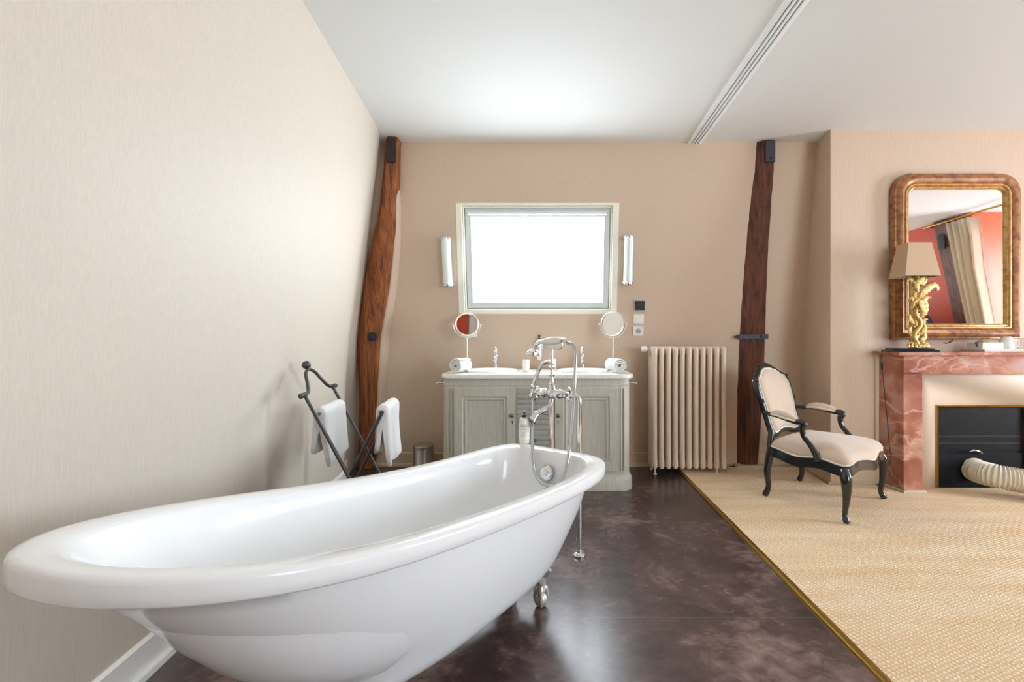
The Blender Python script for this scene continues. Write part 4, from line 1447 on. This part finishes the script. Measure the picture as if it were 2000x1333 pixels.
# ------------------------------------------------------------------ overmantel mirror
MYF = 3.325
MI = thing('overmantel_mirror', 'gilded wooden mirror with rounded top corners above the red marble mantel', 'mirror', ((at(1872, 663, MYF)).x, CYF, at(1872, 663, MYF).z))
mx0, mx1 = at(1747, 0, MYF).x, at(1996, 0, MYF).x
mz0, mz1 = at(0, 663, MYF).z, at(0, 338, MYF).z
def mouter(i, y, r):
    x0_, x1_, z0_, z1_ = mx0 + i, mx1 - i, mz0 + i, mz1 - i
    P = [V((x0_, y, z0_)), V((x1_, y, z0_))]
    for k in range(13):
        a = PI / 2 * k / 12
        P.append(V((x1_ - r + r * math.cos(a), y, z1_ - r + r * math.sin(a))))
    for k in range(13):
        a = PI / 2 + PI / 2 * k / 12
        P.append(V((x0_ + r + r * math.cos(a), y, z1_ - r + r * math.sin(a))))
    return P
pf = [(.0, CYF - .004, .15), (.0, MYF + .012, .15), (.006, MYF + .002, .148), (.016, MYF, .142), (.020, MYF - .004, .14), (.034, MYF - .016, .13), (.05, MYF - .022, .118), (.066, MYF - .016, .105), (.078, MYF - .004, .095), (.082, MYF + .002, .092)]
obj('carved_frame', MB().loft([mouter(*a) for a in pf]), 'gilt_wood', MI, smooth=40)
pf = [(.082, MYF + .002, .092), (.088, MYF - .006, .086), (.096, MYF - .006, .078), (.102, MYF + .006, .072), (.112, MYF + .002, .062), (.118, MYF + .006, .056), (.124, MYF + .018, .05), (.124, MYF + .03, .05)]
obj('inner_moulding', MB().loft([mouter(*a) for a in pf]), 'gold_edge', MI, smooth=40)
obj('mirror_glass', MB().loft([mouter(.12, MYF + .034, .054), mouter(.12, MYF + .022, .054)], True, True), 'mirror_glass', MI)
for px in (1787, 1868, 1948):
    p = at(px, 334, MYF)
    obj('hanging_ring', MB().tube([V((p.x + .008 * math.cos(a), CYF - .02, mz1 + .008 + .008 * math.sin(a))) for a in [2 * PI * i / 14 for i in range(14)]], .0028, 6, closed=True), 'chrome_soft', MI)
for px in (1795, 1857):
    p = at(px, 664, MYF)
    obj('support_hook', MB().tube(spl([V((p.x, CYF - .002, mz0 - .03)), V((p.x, CYF - .03, mz0 - .03)), V((p.x, MYF - .01, mz0 - .012)), V((p.x, MYF - .012, mz0 + .004))], 4), .004, 8), 'black_iron', MI)

# ------------------------------------------------------------------ table lamp on the mantel
LYc = 3.222
p = at(1795, 0, LYc)
LM = thing('table_lamp', 'gilded carved table lamp with beige square shade on the marble mantel', 'lamp', (p.x, LYc, MT))
lx = p.x - .01
bx0, bx1 = at(1749, 0, 3.16).x, at(1834, 0, 3.16).x
obj('base', MB().box((bx0, 3.15, MT), (bx1, 3.30, MT + .016)).box((bx0 + .02, 3.165, MT + .016), (bx1 - .02, 3.285, MT + .030)), 'black_lacquer', LM, bevel=.003)
ys0, ys1 = 3.142, 3.302
def shade_ring(z, k):
    t_ = (z - 1.640) / (1.895 - 1.640)
    hw, hd = .134 - (.134 - .088) * t_ - k, .080 - (.08 - .053) * t_ - k
    xc = at(1803.5, 0, 3.142).x
    return [V((xc - hw, LYc - hd, z)), V((xc + hw, LYc - hd, z)), V((xc + hw, LYc + hd, z)), V((xc - hw, LYc + hd, z))]
obj('lamp_shade', MB().loft([shade_ring(1.640, .003), shade_ring(1.640, 0), shade_ring(1.895, 0), shade_ring(1.895, .003), shade_ring(1.640, .003)]), 'lamp_shade', LM, smooth=10)
# carved acanthus stem
m = MB()
sx = at(1788, 0, 3.2).x
zs0, zs1 = MT + .030, 1.66
rnd = random.Random(11)
def leaf(pts, w0, seed=0):
    pts = spl(pts, 7)
    n = len(pts)
    sc = [(w0 * (.35 + .9 * math.sin(PI * (i / (n - 1)) ** .8)) * (1 + .22 * math.sin(i * 2.1)), w0 * .42) for i in range(n)]
    m.sweep(pts, [(math.cos(2 * PI * j / 10), math.sin(2 * PI * j / 10)) for j in range(10)], up=(0, -1, .01), scales=sc)
L = lambda dx, z, dy=0: (sx + dx, LYc - .01 + dy, z)
m.tube([V(L(0, MT + .028)), V(L(0.003, MT + .075)), V(L(.004, 1.30)), V(L(-.004, 1.45)), V(L(.002, 1.60)), V(L(.012, 1.70))], [.012, .030, .034, .028, .034, .012], 14)
m.tube(spl([V(L(.0, 1.12, -.03)), V(L(-.03, 1.20, -.035)), V(L(.02, 1.28, -.035)), V(L(-.02, 1.36, -.035)), V(L(.02, 1.44, -.03))], 6), .016, 10)
leaf([L(.0, 1.42), L(.03, 1.50, -.03), L(.08, 1.555, -.035), L(.125, 1.572, -.03), L(.148, 1.55, -.03), L(.140, 1.53, -.03)], .024)
leaf([L(.015, 1.38), L(.035, 1.44, -.03), L(.07, 1.478, -.03), L(.10, 1.478, -.03)], .017)
leaf([L(.02, 1.30), L(.055, 1.36, -.03), L(.062, 1.43, -.03), L(.045, 1.45, -.03), L(.035, 1.42, -.03)], .016)
leaf([L(.0, 1.38, -.02), L(-.03, 1.45, -.04), L(-.055, 1.47, -.04), L(-.07, 1.45, -.03)], .017)
leaf([L(.01, 1.30, -.03), L(.02, 1.38, -.055), L(-.005, 1.45, -.055), L(-.035, 1.44, -.045), L(-.045, 1.40, -.04)], .018)
leaf([L(.0, 1.55), L(-.03, 1.60, -.03), L(-.06, 1.62, -.03), L(-.085, 1.60, -.03)], .018)
leaf([L(.0, 1.56), L(.03, 1.58, -.03), L(.055, 1.61, -.03), L(.06, 1.64, -.02), L(.045, 1.63, -.02)], .015)
leaf([L(.0, 1.52, -.03), L(-.02, 1.58, -.05), L(.02, 1.62, -.05), L(.03, 1.65, -.03)], .018)
for k in range(7):
    a = -1.25 + k * .42
    leaf([L(0, 1.14, -.02), L(.05 * math.sin(a), 1.13, -.035), L(.078 * math.sin(a), 1.112, -.035 - .02 * math.cos(a)), L(.088 * math.sin(a), 1.125, -.03)], .014)
for s_, z in ((-1, 1.20), (1, 1.22), (-1, 1.30), (1, 1.16)):
    leaf([L(0, z - .03, -.02), L(s_ * .04, z, -.03), L(s_ * .058, z + .035, -.03), L(s_ * .045, z + .06, -.03)], .015)
leaf([L(.02, 1.24), L(.05, 1.28, -.02), L(.06, 1.31, -.02), L(.085, 1.315, -.02)], .013)
for k in range(26):
    z = rnd.uniform(1.12, 1.60)
    m.ball(L(rnd.uniform(-.035, .035), z, -.03), rnd.uniform(.008, .014), 8)
obj('carved_stem', m, 'gold_carved', LM, smooth=60)
# cord with switch
cp = [at(1748, 682, 3.19), at(1735, 683, 3.17), at(1727, 689, 3.12), at(1724, 700, 3.10), at(1723, 718, 3.10), at(1727, 760, 3.12), at(1733, 820, 3.14), at(1737, 870, 3.15), at(1740, 895, 3.15), at(1735, 915, 3.18), V((2.58, 3.26, .06)), V((2.572, 3.29, .016)), V((2.565, 3.325, .016))]
cp = [V((c.x, c.y, c.z)) for c in cp]
cd = obj('cord', MB().tube(spl(cp, 8), .0033, 8), 'black_plastic', LM)
p = at(1723.5, 716, 3.10)
obj('cord_switch', MB().lathe([(.003, -.03), (.010, -.022), (.0115, 0), (.010, .022), (.003, .03)], p, n=12), 'black_plastic', cd)

# ------------------------------------------------------------------ tea tray on the mantel
ty = 3.20
tx0, tx1 = at(1906, 0, ty).x, at(1906, 0, ty).x + .46
m = MB()
Rr = lambda i, z: [V((tx0 + i, 3.135 + i, z)), V((tx1 - i, 3.135 + i, z)), V((tx1 - i, 3.33 - i, z)), V((tx0 + i, 3.33 - i, z))]
m.loft([Rr(.012, MT + .001), Rr(.0, MT + .022), Rr(.004, MT + .022), Rr(.016, MT + .006)], True, True)
tag(obj('tray', m, 'porcelain_cream', loc=(tx0 + .2, 3.23, MT)), 'white rectangular tea tray at the right end of the marble mantel', 'tray')
zt = MT + .008
a, b = at(1909, 0, 3.2).x, at(1949, 0, 3.2).x
m = MB()
Q = lambda i, z: [V((a + i, 3.16 + i, z)), V((b - i, 3.16 + i, z)), V((b - i, 3.28 - i, z)), V((a + i, 3.28 - i, z))]
m.loft([Q(.0, zt), Q(0, zt + .062), Q(.004, zt + .062), Q(.004, zt + .006)], True, True)
tag(obj('sachet_box', m, 'porcelain_cream', loc=((a + b) / 2, 3.22, zt)), 'small white box of tea sachets on the tray beside the mugs', 'box')
for k, (x, tilt, mm, lab) in enumerate(((a + .03, -.5, 'paper_dark', 'dark red tea sachet sticking out at the left of the white box'), (a + .062, -.25, 'paper_dark', 'dark tea sachet leaning in the middle of the white box'), (a + .105, .2, 'paper_yellow', 'yellow sugar sachet in the right of the white box'))):
    c = V((x, 3.20 + k * .025, zt + .010))
    u = V((math.sin(tilt), .0, math.cos(tilt)))
    s2 = V((math.cos(tilt), 0, -math.sin(tilt)))
    m = MB().prism([c - s2 * .018, c + s2 * .018, c + s2 * .018 + u * .07, c - s2 * .018 + u * .07], (0, .005, 0))
    tag(obj('tea_sachet', m, mm, loc=tuple(c), bevel=.001), lab, 'sachet')
def mug(x, y, label):
    t = thing('mug', label, 'mug', (x, y, zt))
    obj('mug_body', MB().lathe([(.044, 0), (.0455, .003), (.040, .075), (.034, .098), (.028, .104), (.026, .108), (.002, .106)], (x, y, zt), n=28), 'ceramic_white', t)
    obj('handle', MB().tube(spl([V((x + .036, y - .012, zt + .085)), V((x + .062, y - .02, zt + .08)), V((x + .066, y - .022, zt + .045)), V((x + .042, y - .014, zt + .025))], 6), .006, 10), 'ceramic_white', t)
mug(at(1966, 0, 3.2).x, 3.2, 'upturned white mug on the tea tray next to the sachet box')
gx = at(2004, 0, 3.21).x
tag(obj('drinking_glass', MB().lathe([(.040, 0), (.042, .09), (.040, .095), (.001, .095), (.001, .090), (.037, .089), (.037, 0)], (gx, 3.215, zt), n=28, cap=False), 'glass_clear', loc=(gx, 3.215, zt)), 'clear upturned glass on the tea tray at the right edge', 'glass')

# ------------------------------------------------------------------ far side of the room (seen in the mirrors)
cu = thing('curtain', 'cream pinch-pleated curtain seen in the overmantel mirror', 'curtain', (5.75, 1.0, 0))
m = MB()
zc = [2.76, 2.5, 2.1, 1.7, 1.3, .9, .5, .06]
rings = []
for z in zc:
    xw = xright(z) - .10
    ring = []
    wdt = .30 - .02 * (2.62 - z)
    for i in range(65):
        f = i / 64
        ring.append(V((xw + (.065 + .012 * math.sin(f * 11)) * math.cos(f * 5 * 2 * PI + .5 * math.sin(f * 9)), .93 + f * wdt * (1.15 if z > 2.3 else 1.0), z)))
    rings.append(ring)
m.loft(rings, closed=False)
o = obj('curtain_panel', m, 'curtain_cloth', cu, smooth=80)
o.modifiers.new('solid', 'SOLIDIFY').thickness = .004
rd = thing('curtain_rod', 'slim brass curtain rod above the mirrored curtain', 'rod', (5.42, 1.2, 2.80))
obj('pole', MB().tube([V((xright(2.80) - .10, .55, 2.80)), V((xright(2.80) - .10, 2.9, 2.80))], .014, 12), 'brass', rd)
for y in (.60, 2.85):
    obj('rod_bracket', MB().tube([V((xright(2.80) - .10, y, 2.80)), V((xright(2.80) + .01, y, 2.80))], .01, 10), 'brass', rd)
t = thing('timber_post', 'brown leaning timber post reflected in the overmantel mirror beside the curtain', 'post', (5.9, .76, 0))
rings = []
for z in (.011, .5, .9, 1.2, 1.8, 2.4, HC):
    x = xright(z)
    rings.append([V((x - .06, .66, z)), V((x - .06, .86, z)), V((x + .08, .86, z)), V((x + .08, .66, z))])
obj('timber', MB().loft(rings, True, True), 'beam_dark', t, bevel=.01)
x = xright(2.6)
obj('iron_bracket', MB().box((x - .075, .70, 2.45), (x - .055, .80, 2.72)), 'black_iron', t)
# bed with a tall rounded headboard against the right wall
bd = thing('bed', 'dark blue rounded headboard of a bed reflected low in the overmantel mirror', 'bed', (4.6, .1, .010))
def hb(x, i):
    P = [V((x, -.55 + i, .02)), V((x, .74 - i, .02))]
    for k in range(13):
        a = PI / 2 * k / 12
        P.append(V((x, .74 - i - .30 + .30 * math.cos(a), 1.30 - i + .30 * math.sin(a))))
    for k in range(13):
        a = PI / 2 + PI / 2 * k / 12
        P.append(V((x, -.55 + i + .30 + .30 * math.cos(a), 1.30 - i + .30 * math.sin(a))))
    return P
obj('headboard', MB().loft([hb(5.36, .03), hb(5.345, .0), hb(5.43, .0), hb(5.44, .02)], True, True), 'blue_velvet', bd, smooth=50)
obj('mattress', MB().box((3.9, -.5, .26), (5.34, .68, .52)), 'towel_white', bd, bevel=.05)
obj('bed_base', MB().box((3.92, -.48, .06), (5.34, .66, .26)), 'curtain_cloth', bd, bevel=.01)
for x_ in (4.0, 5.25):
    for y_ in (-.4, .58):
        obj('leg', MB().tube([V((x_, y_, .010)), V((x_, y_, .08))], .025, 10), 'beam_dark', bd)
